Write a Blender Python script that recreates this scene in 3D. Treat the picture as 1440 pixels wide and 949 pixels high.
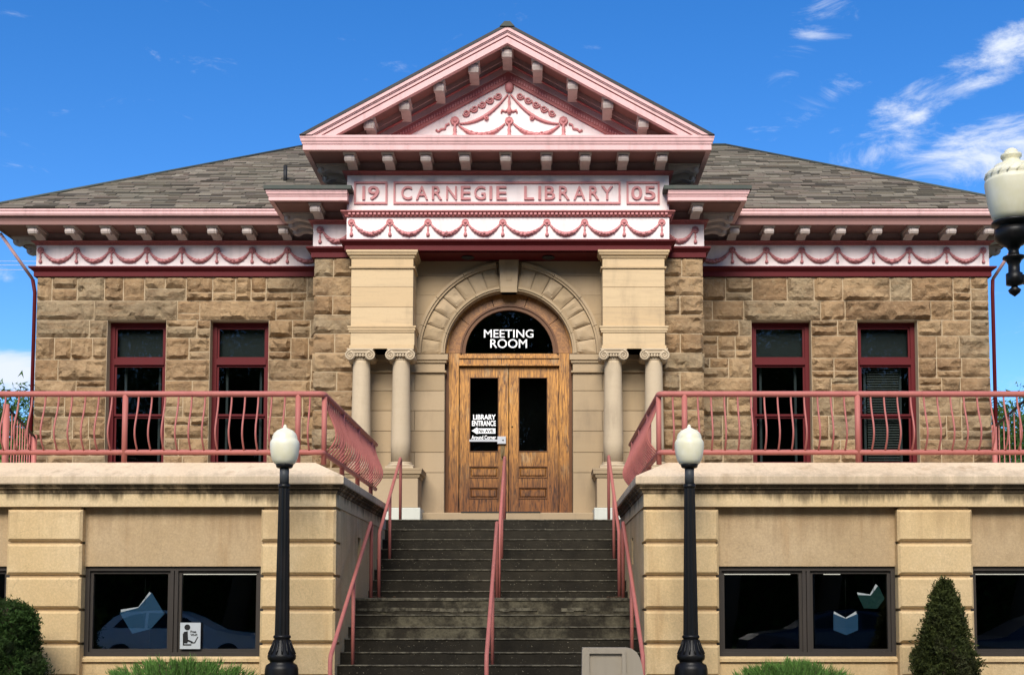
import bpy, math, random
from mathutils import Vector, Matrix, noise
R = math.radians
random.seed(7)
S = bpy.context.scene
for o in list(bpy.data.objects): bpy.data.objects.remove(o)
COL = S.collection

# ------------------------------------------------------------------ camera
F = 1780.0; PITCH = R(4.0); EYE = 1.65; CX = 0.585
PU, PV = 760.0, 850.0 - F*math.tan(PITCH)
cam = bpy.data.cameras.new('camera'); co = bpy.data.objects.new('camera', cam); COL.objects.link(co)
co.location = (CX, 0, EYE); co.rotation_euler = (R(90)+PITCH, 0, 0)
cam.sensor_width = 36; cam.lens = F/1440*36
cam.shift_x = (720-PU)/1440; cam.shift_y = (PV-474.5)/1440
cam.clip_start = 0.1; cam.clip_end = 3000
S.camera = co

def P(u, v, Y):
    a = (u-PU)/F; b = (PV-v)/F
    dy = math.cos(PITCH)-b*math.sin(PITCH); dz = math.sin(PITCH)+b*math.cos(PITCH)
    t = Y/dy
    return Vector((CX+a*t, Y, EYE+dz*t))
def PX(u, v, Y): return P(u, v, Y).x
def PZ(v, Y): return P(760, v, Y).z

# ------------------------------------------------------------------ world, sun, exposure
SUN_EL, SUN_AZ = R(37), R(-7)      # azimuth measured from straight behind the camera, negative = from the left
W = bpy.data.worlds.new('World'); S.world = W; W.use_nodes = True
nt = W.node_tree; nt.nodes.clear()
def N(tree, t, **kw):
    n = tree.nodes.new(t)
    for k, v in kw.items():
        if hasattr(n, k): setattr(n, k, v)
        else: n.inputs[k.replace('_', ' ')].default_value = v
    return n
out = N(nt, 'ShaderNodeOutputWorld'); bg = N(nt, 'ShaderNodeBackground'); bg.inputs['Strength'].default_value = 0.1
sky = N(nt, 'ShaderNodeTexSky', sky_type='NISHITA', sun_disc=False)
sky.sun_elevation = SUN_EL
# sun direction vector (towards the sun)
sd = Vector((math.sin(SUN_AZ)*math.cos(SUN_EL), -math.cos(SUN_AZ)*math.cos(SUN_EL), math.sin(SUN_EL)))
sky.sun_rotation = math.atan2(sd.x, sd.y)
sky.altitude = 1200; sky.air_density = 1.0; sky.dust_density = 0.25; sky.ozone_density = 3.0
tc = N(nt, 'ShaderNodeTexCoord')
hsv = N(nt, 'ShaderNodeHueSaturation'); hsv.inputs['Saturation'].default_value = 1.33; hsv.inputs['Hue'].default_value = 0.508; hsv.inputs['Value'].default_value = 1.03
nt.links.new(sky.outputs[0], hsv.inputs['Color'])
# clouds: streaky noise gathered in soft patches of the sky
def vmath(op, a=None, b=None):
    n = N(nt, 'ShaderNodeVectorMath', operation=op)
    for i, x in enumerate((a, b)):
        if x is None: continue
        if isinstance(x, bpy.types.NodeSocket): nt.links.new(x, n.inputs[i])
        else: n.inputs[i].default_value = x
    return n
def smath(op, a=None, b=None, clamp=False):
    n = N(nt, 'ShaderNodeMath', operation=op); n.use_clamp = clamp
    for i, x in enumerate((a, b)):
        if x is None: continue
        if isinstance(x, bpy.types.NodeSocket): nt.links.new(x, n.inputs[i])
        else: n.inputs[i].default_value = x
    return n.outputs[0]
rot = N(nt, 'ShaderNodeMapping'); rot.inputs['Rotation'].default_value = (0, R(28), 0); rot.inputs['Scale'].default_value = (9, 9, 24)
nt.links.new(tc.outputs['Generated'], rot.inputs[0])
nz = N(nt, 'ShaderNodeTexNoise'); nz.inputs['Scale'].default_value = 1.5; nz.inputs['Detail'].default_value = 12; nz.inputs['Roughness'].default_value = 0.68; nz.inputs['Distortion'].default_value = 0.6
nt.links.new(rot.outputs[0], nz.inputs[0])
def patch(u, v, ru, rv, ang, amp):
    d = (P(u, v, 100)-Vector((CX, 0, EYE))).normalized()
    s = vmath('SUBTRACT', tc.outputs['Generated'], tuple(d))
    m = N(nt, 'ShaderNodeMapping', vector_type='TEXTURE'); m.inputs['Rotation'].default_value = (0, R(ang), 0)
    m.inputs['Scale'].default_value = (ru/F, 0.3, rv/F)
    nt.links.new(s.outputs[0], m.inputs[0])
    L = vmath('LENGTH', m.outputs[0])
    q = smath('SUBTRACT', 1.0, L.outputs['Value'], clamp=True)
    return smath('MULTIPLY', q, amp)
acc = None
for a in [(1425, 58, 110, 42, -18, 1.15), (1290, 162, 150, 52, -22, 1.0), (1365, 122, 90, 24, -14, 1.0), (1390, 225, 230, 75, -8, 1.1), (1240, 215, 150, 45, -10, .8),
          (1175, 130, 100, 40, -20, .62), (1140, 55, 90, 40, -40, .5), (1190, 185, 80, 24, -8, .55), (20, 525, 110, 42, 0, 1.6), (15, 8, 40, 18, 20, 0.4), (10, 390, 30, 14, 0, .7),
          (1445, 270, 120, 50, -10, .9), (60, 560, 120, 40, 0, .8), (-250, 250, 260, 90, 8, 1.0), (1750, 300, 300, 120, -12, 1.1)]:
    p = patch(*a); acc = p if acc is None else smath('MAXIMUM', acc, p)
# clouds go on behind the camera
big = N(nt, 'ShaderNodeTexNoise'); big.inputs['Scale'].default_value = 1.7; big.inputs['Detail'].default_value = 4
nt.links.new(tc.outputs['Generated'], big.inputs[0])
sep = N(nt, 'ShaderNodeSeparateXYZ'); nt.links.new(tc.outputs['Generated'], sep.inputs[0])
back = N(nt, 'ShaderNodeMapRange'); back.inputs[1].default_value = 0.35; back.inputs[2].default_value = -0.35; nt.links.new(sep.outputs['Y'], back.inputs[0])
bb = smath('MULTIPLY', back.outputs[0], smath('MULTIPLY', big.outputs['Fac'], 1.3))
acc = smath('MAXIMUM', acc, bb)
t1 = smath('ADD', smath('MULTIPLY', nz.outputs['Fac'], 1.7), smath('MULTIPLY', acc, 0.53))
mr = N(nt, 'ShaderNodeMapRange', interpolation_type='SMOOTHSTEP'); mr.inputs[1].default_value = 1.02; mr.inputs[2].default_value = 1.62
nt.links.new(t1, mr.inputs[0])
cm = N(nt, 'ShaderNodeMix', data_type='RGBA'); nt.links.new(mr.outputs[0], cm.inputs[0]); nt.links.new(hsv.outputs[0], cm.inputs[6])
cm.inputs[7].default_value = (4.6, 5.0, 5.8, 1)
nt.links.new(cm.outputs[2], bg.inputs['Color']); nt.links.new(bg.outputs[0], out.inputs[0])

sl = bpy.data.lights.new('sun', 'SUN'); sl.energy = 3.2; sl.angle = R(34); sl.color = (1, .94, .84)
so = bpy.data.objects.new('sun', sl); COL.objects.link(so); so.rotation_euler = sd.to_track_quat('Z', 'Y').to_euler(); so.location = (0, -5, 30)
S.view_settings.view_transform = 'Standard'; S.view_settings.look = 'None'; S.view_settings.exposure = 0.9; S.view_settings.gamma = 1
S.view_settings.use_curve_mapping = False
S.render.engine = 'CYCLES'
S.cycles.max_bounces = 8; S.cycles.transparent_max_bounces = 16

# ------------------------------------------------------------------ materials
MATS = {}
class M:
    """small node-material builder"""
    def __init__(s, name):
        s.m = bpy.data.materials.new(name); s.m.use_nodes = True; s.t = s.m.node_tree; s.t.nodes.clear()
        s.out = s.n('ShaderNodeOutputMaterial'); s.b = s.n('ShaderNodeBsdfPrincipled'); s.l(s.b.outputs[0], s.out.inputs[0])
        s.geo = s.n('ShaderNodeNewGeometry'); s.oi = s.n('ShaderNodeObjectInfo'); MATS[name] = s.m
        s.h = None
    def n(s, t, **kw): return N(s.t, t, **kw)
    def l(s, a, b): s.t.links.new(a, b)
    def map(s, scale=(1, 1, 1), coord=None, rnd=False):
        m = s.n('ShaderNodeMapping'); m.inputs['Scale'].default_value = scale
        s.l(coord or s.geo.outputs['Position'], m.inputs[0])
        if rnd:
            c = s.n('ShaderNodeCombineXYZ'); k = s.math('MULTIPLY', s.oi.outputs['Random'], 40)
            for i in range(3): s.l(k, c.inputs[i])
            s.l(c.outputs[0], m.inputs['Location'])
        return m.outputs[0]
    def noise(s, scale, detail=4, rough=.55, vec=None, dist=0):
        n = s.n('ShaderNodeTexNoise'); n.inputs['Scale'].default_value = scale; n.inputs['Detail'].default_value = detail
        n.inputs['Roughness'].default_value = rough; n.inputs['Distortion'].default_value = dist
        s.l(vec or s.geo.outputs['Position'], n.inputs[0]); return n.outputs['Fac']
    def ramp(s, fac, a, b, lo=0., hi=1.):
        r = s.n('ShaderNodeMapRange', interpolation_type='SMOOTHSTEP')
        for i, x in ((1, a), (2, b), (3, lo), (4, hi)): r.inputs[i].default_value = x
        s.l(fac, r.inputs[0]); return r.outputs[0]
    def math(s, op, a, b=0., clamp=False):
        n = s.n('ShaderNodeMath', operation=op); n.use_clamp = clamp
        for i, x in enumerate((a, b)):
            if isinstance(x, bpy.types.NodeSocket): s.l(x, n.inputs[i])
            else: n.inputs[i].default_value = x
        return n.outputs[0]
    def mix(s, fac, a, b, mode='MIX'):
        n = s.n('ShaderNodeMix', data_type='RGBA'); n.blend_type = mode
        for i, x in ((0, fac), (6, a), (7, b)):
            if isinstance(x, bpy.types.NodeSocket): s.l(x, n.inputs[i])
            else: n.inputs[i].default_value = x if i == 0 else (tuple(x)+(1,) if len(x) == 3 else x)
        return n.outputs[2]
    def z(s):
        n = s.n('ShaderNodeSeparateXYZ'); s.l(s.geo.outputs['Position'], n.inputs[0]); return n.outputs
    def bump(s, h, strength=.3, dist=.02):
        b = s.n('ShaderNodeBump'); b.inputs['Strength'].default_value = strength; b.inputs['Distance'].default_value = dist
        s.l(h, b.inputs['Height'])
        if s.h is not None: s.l(s.h, b.inputs['Normal'])
        s.h = b.outputs[0]
    def done(s, col, rough=.8, metal=0., spec=.3):
        if isinstance(col, bpy.types.NodeSocket): s.l(col, s.b.inputs['Base Color'])
        else: s.b.inputs['Base Color'].default_value = tuple(col)+(1,)
        if isinstance(rough, bpy.types.NodeSocket): s.l(rough, s.b.inputs['Roughness'])
        else: s.b.inputs['Roughness'].default_value = rough
        s.b.inputs['Metallic'].default_value = metal; s.b.inputs['Specular IOR Level'].default_value = spec
        if s.h is not None: s.l(s.h, s.b.inputs['Normal'])
        return s.m

def paint(name, c, rough=.5, dirt=.25, dirtc=(.12, .09, .08), spec=.2):
    m = M(name)
    f = m.noise(1.7, 6, .65); g = m.noise(14, 4, .6)
    streak = m.noise(1, 5, .6, m.map((9, 9, .9)))
    k = m.math('MULTIPLY', m.ramp(m.math('ADD', m.math('MULTIPLY', streak, .6), m.math('MULTIPLY', f, .5)), .5, .85), dirt)
    col = m.mix(k, c, dirtc)
    col = m.mix(m.ramp(g, .35, .7, 0, .1), col, tuple(x*.8 for x in c))
    m.bump(m.noise(60, 3), .08, .004)
    return m.done(col, rough, spec=spec)
paint('frieze_white', (.77, .665, .645), .6, .3)
paint('pink_trim', (.66, .40, .385), .55, .42)
paint('rose_trim', (.36, .115, .11), .5, .25)
paint('festoon_rose', (.50, .205, .205), .5, .15)
paint('maroon', (.085, .004, .006), .6, .2, (.05, .02, .02))
paint('bracket_cream', (.50, .42, .38), .6, .35)
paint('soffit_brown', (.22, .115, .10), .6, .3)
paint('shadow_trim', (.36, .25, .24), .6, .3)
paint('railing_pink', (.45, .15, .125), .5, .45, (.22, .06, .045))
paint('lamp_black', (.006, .006, .006), .42, .15, spec=.25)
paint('lamp_grey', (.05, .055, .06), .45, .2)
paint('bronze_frame', (.055, .047, .04), .4, .2)
paint('dark_metal', (.02, .02, .02), .5)
paint('white_paint', (.50, .50, .43), .6, .15)
paint('grey_slab', (.38, .325, .245), .8, .35)
paint('letter_white', (.85, .85, .84), .6, 0)
paint('dark_roof_metal', (.05, .06, .05), .6, .4)
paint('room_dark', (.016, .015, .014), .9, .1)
paint('brass', (.16, .11, .05), .4, .3)
paint('steel', (.45, .46, .48), .35, .2)
paint('paper_blue', (.02, .07, .135), .7, .1)
paint('paper_green', (.006, .036, .032), .7, .1)
paint('paper_white', (.5, .53, .54), .7, .1)
paint('curtain', (.13, .14, .14), .8, .2)
paint('tyre', (.02, .02, .02), .8)
paint('blind_slat', (.22, .22, .20), .7, .2)
paint('transom_shade', (.08, .085, .083), .8, .3)
paint('car_silver', (.84, .81, .76), .3, .1, spec=.6)
paint('car_dark', (.03, .035, .05), .3, .1, spec=.6)
paint('tail_red', (.4, .01, .01), .3, 0)

def rockface():
    m = M('rock_stone')
    r = m.oi.outputs['Random']
    base = m.mix(r, (.295, .185, .095), (.395, .272, .152))
    r2 = m.math('FRACT', m.math('MULTIPLY', r, 7.31))
    base = m.mix(m.ramp(r2, .6, .95, 0, .7), base, (.29, .23, .145))
    r3 = m.math('FRACT', m.math('MULTIPLY', r, 17.7))
    base = m.mix(m.ramp(r3, .72, 1., 0, .75), base, (.24, .145, .075))
    v = m.map((1, 1, 1), rnd=True)
    n1 = m.noise(2.6, 6, .65, v, .6); n2 = m.noise(11, 6, .65, v)
    base = m.mix(m.ramp(n1, .4, .75, 0, .65), base, (.13, .075, .04))
    base = m.mix(m.ramp(n2, .52, .72, 0, .5), base, (.46, .34, .20))
    band = m.noise(3, 4, .6, m.map((.6, .6, 9), rnd=True), .5)
    base = m.mix(m.ramp(band, .5, .7, 0, .35), base, (.30, .17, .08))
    soot = m.noise(.45, 4, .6)
    base = m.mix(m.ramp(soot, .5, .72, 0, .4), base, (.12, .09, .06))
    n3 = m.noise(5, 8, .7, v, 1.2)
    m.bump(n3, .9, .07); m.bump(m.noise(22, 6, .75), .9, .02)
    m.done(base, .92, spec=.15)
rockface()
def mortar():
    m = M('mortar'); n = m.noise(8, 5)
    m.bump(m.noise(50, 3), .3, .01)
    m.done(m.mix(n, (.38, .29, .18), (.48, .38, .26)), .95, spec=.1)
mortar()
def smooth_stone(name, a, b, band=.35):
    m = M(name); r = m.oi.outputs['Random']
    base = m.mix(r, a, b)
    layer = m.noise(1.6, 6, .6, m.map((.5, .5, 7), rnd=True), .8)
    base = m.mix(m.ramp(layer, .45, .7, 0, band), base, (.36, .27, .17))
    st = m.noise(1, 6, .65, m.map((4, 4, .7))); f = m.noise(.9, 5, .6)
    base = m.mix(m.ramp(m.math('ADD', m.math('MULTIPLY', st, .5), m.math('MULTIPLY', f, .5)), .5, .72, 0, .5), base, (.17, .13, .09))
    base = m.mix(m.ramp(m.noise(20, 4, .7), .5, .8, 0, .25), base, (.30, .22, .14))
    m.bump(m.noise(30, 6, .7), .25, .008)
    m.done(base, .88, spec=.15)
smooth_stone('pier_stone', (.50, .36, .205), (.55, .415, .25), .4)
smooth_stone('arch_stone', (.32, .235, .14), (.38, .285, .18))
smooth_stone('column_stone', (.42, .335, .23), (.48, .385, .265), .12)
def stucco(name, a, b, stain=0., zlo=0, zhi=1, sc=(.035, .026, .018)):
    m = M(name)
    f = m.noise(.8, 6, .65); g = m.noise(5, 5, .6)
    base = m.mix(m.ramp(f, .35, .7), a, b)
    base = m.mix(m.ramp(g, .5, .8, 0, .22), base, tuple(x*.62 for x in a))
    st = m.noise(1, 6, .65, m.map((3.5, 3.5, .35)))
    base = m.mix(m.ramp(st, .54, .75, 0, .45), base, (.36, .19, .07))
    base = m.mix(m.ramp(m.noise(1, 5, .6, m.map((1.2, 1.2, .8))), .62, .75, 0, .3), base, (.20, .14, .09))
    crack = m.ramp(m.math('ABSOLUTE', m.math('SUBTRACT', m.noise(.55, 7, .62, None, 1.2), .5)), 0, .0035, .22, 0)
    base = m.mix(crack, base, (.12, .09, .06))
    if stain:
        z = m.z()[2]
        up = m.n('ShaderNodeMapRange', interpolation_type='SMOOTHSTEP')
        for i, x in ((1, zlo), (2, zhi), (3, 0), (4, 1)): up.inputs[i].default_value = x
        m.l(z, up.inputs[0])
        s2 = m.noise(1, 7, .7, m.map((7, 7, .8))); s3 = m.noise(.7, 4, .6)
        k = m.math('ADD', m.math('MULTIPLY', s2, .7), m.math('MULTIPLY', s3, .5))
        k = m.math('ADD', k, m.math('MULTIPLY', up.outputs[0], .34))
        base = m.mix(m.ramp(k, .74, .98, 0, stain), base, sc)
    base = m.mix(m.ramp(m.noise(38, 5, .8), .38, .66, .28, 0), base, tuple(x*.45 for x in a))
    base = m.mix(m.ramp(m.noise(12, 6, .8), .60, .70, 0, .3), base, tuple(x*.4 for x in a))
    m.bump(m.noise(60, 5, .75), .5, .01); m.bump(m.noise(6, 4, .6), .25, .02)
    m.done(base, .92, spec=.12)
stucco('stucco', (.70, .50, .255), (.77, .58, .33), .35, 1.5, 3.2, (.26, .15, .07))
stucco('stucco_panel', (.51, .365, .205), (.57, .42, .25), .4, 1.9, 3.0, (.22, .13, .065))
stucco('stucco_cap', (.74, .57, .38), (.79, .63, .44), .3, 3.5, 2.95)
stucco('stucco_band', (.68, .50, .27), (.74, .57, .34), .85, 2.72, 2.98)
stucco('stucco_mould', (.46, .32, .17), (.52, .38, .22), .98, 2.75, 2.9)
def wood():
    m = M('oak')
    v = m.map((14, 14, 1.1), rnd=True)
    g = m.noise(2.2, 8, .7, v, 1.4)
    col = m.mix(m.ramp(g, .36, .62), (.06, .017, .004), (.54, .245, .045))
    w = m.n('ShaderNodeTexWave'); w.inputs['Scale'].default_value = 3.2; w.inputs['Distortion'].default_value = 9; w.inputs['Detail'].default_value = 3; w.inputs['Detail Scale'].default_value = 1.3
    m.l(m.map((5, 5, .9), rnd=True), w.inputs[0])
    col = m.mix(m.ramp(w.outputs['Fac'], .3, .8, 0, .35), col, (.42, .19, .04))
    wear = m.noise(1.3, 6, .7, m.map((2.4, 2.4, 1.1)))
    col = m.mix(m.ramp(wear, .54, .72, 0, .75), col, (.35, .24, .12))
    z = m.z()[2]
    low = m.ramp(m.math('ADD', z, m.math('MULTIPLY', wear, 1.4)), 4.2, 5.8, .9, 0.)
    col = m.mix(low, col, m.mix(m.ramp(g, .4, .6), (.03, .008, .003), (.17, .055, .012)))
    m.bump(g, .35, .006)
    m.done(col, .42, spec=.4)
    return
wood()
def wood_dark():
    m = M('oak_moulding'); g = m.noise(3, 6, .7)
    m.done(m.mix(g, (.05, .016, .004), (.16, .06, .014)), .45, spec=.3)
wood_dark()
def wood_light():
    m = M('oak_arch')
    g = m.noise(2.2, 8, .7, m.map((6, 6, 6), rnd=True), 1.4)
    col = m.mix(m.ramp(g, .3, .7), (.13, .048, .012), (.34, .15, .036))
    m.bump(g, .3, .006); m.done(col, .45, spec=.4)
wood_light()
def concrete_steps():
    m = M('step_concrete')
    f = m.noise(1.2, 7, .7); g = m.noise(9, 6, .7)
    base = m.mix(m.ramp(f, .3, .7), (.011, .009, .006), (.030, .025, .0165))
    base = m.mix(m.ramp(g, .55, .75, 0, .6), base, (.018, .018, .014))
    base = m.mix(m.ramp(m.noise(1, 7, .75, m.map((2.2, 2.2, 2.6))), .6, .74, 0, .35), base, (.10, .085, .055))
    base = m.mix(m.ramp(m.noise(55, 2, .5), .70, .74, 0, .7), base, (.32, .28, .2))
    m.bump(g, .3, .02); m.bump(m.noise(60, 4), .3, .006)
    m.done(base, .85, spec=.2)
concrete_steps()
def concrete_light():
    m = M('landing_concrete'); f = m.noise(1.2, 7, .75, m.map((1.3, 1.3, 1.3))); g = m.noise(9, 6, .7)
    base = m.mix(m.ramp(f, .42, .68), (.022, .018, .012), (.125, .11, .072))
    base = m.mix(m.ramp(g, .5, .7, 0, .7), base, (.022, .02, .014)); m.bump(g, .5, .02); m.done(base, .85, spec=.2)
concrete_light()
def nosing():
    m = M('step_edge'); g = m.noise(12, 6, .7)
    m.bump(g, .3, .01)
    m.done(m.mix(m.ramp(g, .35, .65), (.035, .030, .021), (.15, .135, .095)), .85, spec=.2)
nosing()
def shingle():
    m = M('shingle'); a = m.n('ShaderNodeAttribute'); a.attribute_name = 'tone'
    t = a.outputs['Fac']; t2 = m.math('FRACT', m.math('MULTIPLY', t, 5.7))
    base = m.mix(t, (.055, .046, .036), (.245, .21, .16))
    base = m.mix(m.ramp(t2, .55, 1, 0, .6), base, (.20, .15, .12))
    base = m.mix(m.ramp(m.noise(.5, 4), .45, .7, 0, .3), base, (.11, .11, .075))
    g = m.noise(90, 3, .7); base = m.mix(m.ramp(g, .4, .7, 0, .35), base, (.05, .05, .045))
    m.bump(g, .3, .006); m.done(base, .95, spec=.1)
shingle()
def globe():
    m = M('lamp_globe'); z = m.n('ShaderNodeTexCoord').outputs['Object']
    g = m.noise(6, 4)
    col = m.mix(m.ramp(g, .3, .7), (.78, .74, .53), (.85, .82, .66))
    m.b.inputs['Subsurface Weight'].default_value = .4; m.b.inputs['Subsurface Radius'].default_value = (.1, .1, .08)
    m.done(col, .38, spec=.4)
globe()
def glass(name, tint=(.62, .66, .66), ior=1.45, tr=0.):
    m = M(name); m.t.nodes.remove(m.b)
    t = m.n('ShaderNodeBsdfTransparent'); t.inputs[0].default_value = tint+(1,)
    g = m.n('ShaderNodeBsdfGlossy'); g.inputs['Roughness'].default_value = .01; g.inputs[0].default_value = (1, 1, 1, 1)
    f = m.n('ShaderNodeFresnel'); f.inputs[0].default_value = ior
    b = m.n('ShaderNodeBump'); b.inputs['Strength'].default_value = .05; b.inputs['Distance'].default_value = .01
    m.l(m.noise(1.5, 2), b.inputs['Height']); m.l(b.outputs[0], g.inputs['Normal'])
    mx = m.n('ShaderNodeMixShader'); m.l(m.math('MULTIPLY', f.outputs[0], m.math('SUBTRACT', 1., m.geo.outputs['Backfacing'])), mx.inputs[0]); m.l(t.outputs[0], mx.inputs[1]); m.l(g.outputs[0], mx.inputs[2])
    m.l(mx.outputs[0], m.out.inputs[0])
glass('window_glass')
glass('double_glass', (.93, .94, .94), 2.2)
def emit(name, c, s):
    m = M(name); m.b.inputs['Emission Color'].default_value = c+(1,); m.b.inputs['Emission Strength'].default_value = s; m.done(c, .5)
emit('tube_light', (1, .95, .8), .55)
def leafm(name, a, b, c, sub=.0):
    m = M(name); at = m.n('ShaderNodeAttribute'); at.attribute_name = 'tone'
    col = m.mix(at.outputs['Fac'], a, b)
    col = m.mix(m.ramp(m.noise(3, 4), .5, .7, 0, .5), col, c)
    tr = m.n('ShaderNodeBsdfTranslucent'); m.l(col, tr.inputs[0]); mx = m.n('ShaderNodeMixShader'); mx.inputs[0].default_value = .25
    m.done(col, .7, spec=.15)
    m.l(m.b.outputs[0], mx.inputs[1]); m.l(tr.outputs[0], mx.inputs[2]); m.l(mx.outputs[0], m.out.inputs[0])
leafm('yew_leaf', (.010, .014, .005), (.12, .145, .038), (.06, .05, .03))
leafm('bright_yew_leaf', (.010, .020, .006), (.075, .15, .03), (.05, .05, .03))
leafm('juniper_leaf', (.025, .07, .015), (.17, .33, .07), (.10, .13, .04))
leafm('tree_leaf', (.02, .055, .012), (.10, .19, .045), (.06, .11, .03))
paint('bark', (.10, .07, .05), .9, .4)
def groundm(name, a, b, sc=3, bump=.3):
    m = M(name); n = m.noise(sc, 7, .65); g = m.noise(sc*14, 4, .7)
    m.bump(g, bump, .02); m.done(m.mix(m.ramp(m.math('ADD', m.math('MULTIPLY', n, .6), m.math('MULTIPLY', g, .4)), .35, .65), a, b), .95, spec=.1)
groundm('lawn', (.03, .055, .015), (.07, .11, .03))
groundm('mulch', (.05, .032, .02), (.12, .08, .05), 8, .8)
groundm('asphalt', (.04, .04, .042), (.07, .07, .07), 2)
groundm('pavement', (.27, .255, .23), (.36, .34, .31), 2)
groundm('terrace_floor', (.30, .27, .22), (.38, .34, .28), 2)
groundm('road_paint', (.6, .6, .55), (.7, .7, .66), 4)

groundm('brick', (.10, .04, .025), (.17, .08, .05), 3)
# ------------------------------------------------------------------ mesh helpers
WL = {}          # world location of every object made
class MB:
    def __init__(s): s.v = []; s.f = []; s.sm = []; s.tone = []
    def add(s, vs, fs, smooth=False, tone=None):
        n = len(s.v); s.v += [tuple(p) for p in vs]; s.f += [tuple(i+n for i in f) for f in fs]
        s.sm += [smooth]*len(fs); s.tone += [tone if tone is not None else .5]*len(fs); return s
    def box(s, x0, x1, y0, y1, z0, z1, tone=None):
        return s.add([(x0,y0,z0),(x1,y0,z0),(x1,y1,z0),(x0,y1,z0),(x0,y0,z1),(x1,y0,z1),(x1,y1,z1),(x0,y1,z1)],
                     [(0,3,2,1),(4,5,6,7),(0,1,5,4),(1,2,6,5),(2,3,7,6),(3,0,4,7)], False, tone)
    def cbox(s, x0, x1, y0, y1, z0, z1, c=.02):
        """box whose front (y0) edges are chamfered by c"""
        vs = [(x0,y0+c,z0),(x1,y0+c,z0),(x1,y0+c,z1),(x0,y0+c,z1),(x0+c,y0,z0+c),(x1-c,y0,z0+c),(x1-c,y0,z1-c),(x0+c,y0,z1-c),
              (x0,y1,z0),(x1,y1,z0),(x1,y1,z1),(x0,y1,z1)]
        return s.add(vs, [(4,5,6,7),(0,1,5,4),(1,2,6,5),(2,3,7,6),(3,0,4,7),(8,9,1,0),(9,10,2,1),(10,11,3,2),(11,8,0,3),(11,10,9,8)])
    def tube(s, pts, r, seg=8, closed=False, smooth=True, caps=True):
        pts = [Vector(p) for p in pts]; n = len(pts); rs = r if isinstance(r, (list, tuple)) else [r]*n
        vs = []; fs = []; prev = None
        for i, p in enumerate(pts):
            a = pts[i-1] if (i > 0 or closed) else p; b = pts[(i+1) % n] if (i < n-1 or closed) else p
            d = (b-a).normalized()
            if prev is None:
                u = Vector((0, 0, 1)) if abs(d.z) < .9 else Vector((0, 1, 0)); e1 = d.cross(u).normalized()
            else: e1 = (prev-d*prev.dot(d)).normalized()
            prev = e1; e2 = d.cross(e1)
            for k in range(seg):
                t = 2*math.pi*k/seg; vs.append(p+(e1*math.cos(t)+e2*math.sin(t))*rs[i])
        m = n if closed else n-1
        for i in range(m):
            for k in range(seg):
                a = i*seg+k; b = i*seg+(k+1) % seg; c = ((i+1) % n)*seg+(k+1) % seg; d = ((i+1) % n)*seg+k; fs.append((a, b, c, d))
        if caps and not closed: fs.append(tuple(range(seg))[::-1]); fs.append(tuple((n-1)*seg+k for k in range(seg)))
        return s.add(vs, fs, smooth)
    def lathe(s, prof, c=(0, 0, 0), seg=20, flute=0, axis='z', smooth=True):
        vs = []; fs = []
        for r, z in prof:
            for k in range(seg):
                t = 2*math.pi*k/seg; rr = r*(1-(flute if k % 2 else 0)); x, y = rr*math.cos(t), rr*math.sin(t)
                vs.append((c[0]+x, c[1]+y, c[2]+z) if axis == 'z' else (c[0]+x, c[1]-z, c[2]+y))
        for i in range(len(prof)-1):
            for k in range(seg):
                a = i*seg+k; b = i*seg+(k+1) % seg; fs.append((a, b, b+seg, a+seg))
        fs.append(tuple(range(seg))[::-1]); fs.append(tuple((len(prof)-1)*seg+k for k in range(seg)))
        return s.add(vs, fs, smooth)
    def sweep(s, path, prof):
        """closed profile (out, z) swept with mitred corners along an open plan path; outward is left of travel"""
        n = len(path); k = len(prof); vs = []; fs = []
        def nrm(a, b):
            d = Vector((b[0]-a[0], b[1]-a[1])).normalized(); return Vector((-d.y, d.x))
        for i, p in enumerate(path):
            n0 = nrm(path[i-1], p) if i else None; n1 = nrm(p, path[i+1]) if i < n-1 else None
            if n0 is None: m = n1
            elif n1 is None: m = n0
            else: m = (n0+n1)/(1+n0.dot(n1))
            for o, z in prof: vs.append((p[0]+m.x*o, p[1]+m.y*o, z))
        for i in range(n-1):
            for j in range(k):
                a = i*k+j; b = i*k+(j+1) % k; fs.append((a, b, b+k, a+k))
        fs.append(tuple(range(k))[::-1]); fs.append(tuple((n-1)*k+j for j in range(k)))
        return s.add(vs, fs)
    def prism(s, pts, y0, y1):
        """polygon in x,z extruded in y"""
        n = len(pts); vs = [(x, y0, z) for x, z in pts]+[(x, y1, z) for x, z in pts]
        fs = [tuple(range(n)), tuple(range(2*n-1, n-1, -1))]+[(i, i+n, (i+1) % n+n, (i+1) % n) for i in range(n)]
        return s.add(vs, fs)
    def prismx(s, pts, x0, x1):
        n = len(pts); vs = [(x0, y, z) for y, z in pts]+[(x1, y, z) for y, z in pts]
        fs = [tuple(range(n)), tuple(range(2*n-1, n-1, -1))]+[(i, i+n, (i+1) % n+n, (i+1) % n) for i in range(n)]
        return s.add(vs, fs)
    def mesh(s, name, mat, recalc=True):
        me = bpy.data.meshes.new(name); me.from_pydata(s.v, [], s.f)
        if recalc:
            import bmesh
            bm = bmesh.new(); bm.from_mesh(me); bmesh.ops.recalc_face_normals(bm, faces=bm.faces); bm.to_mesh(me); bm.free()
        me.polygons.foreach_set('use_smooth', s.sm)
        if any(t != .5 for t in s.tone):
            a = me.attributes.new('tone', 'FLOAT', 'FACE'); a.data.foreach_set('value', s.tone)
        me.materials.append(MATS[mat]); me.update(); return me
    def build(s, name, mat, parent=None, loc=(0, 0, 0), recalc=True):
        """vertices are relative to loc, a world position"""
        return put(name, s.mesh(name, mat, recalc), parent, loc)
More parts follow.
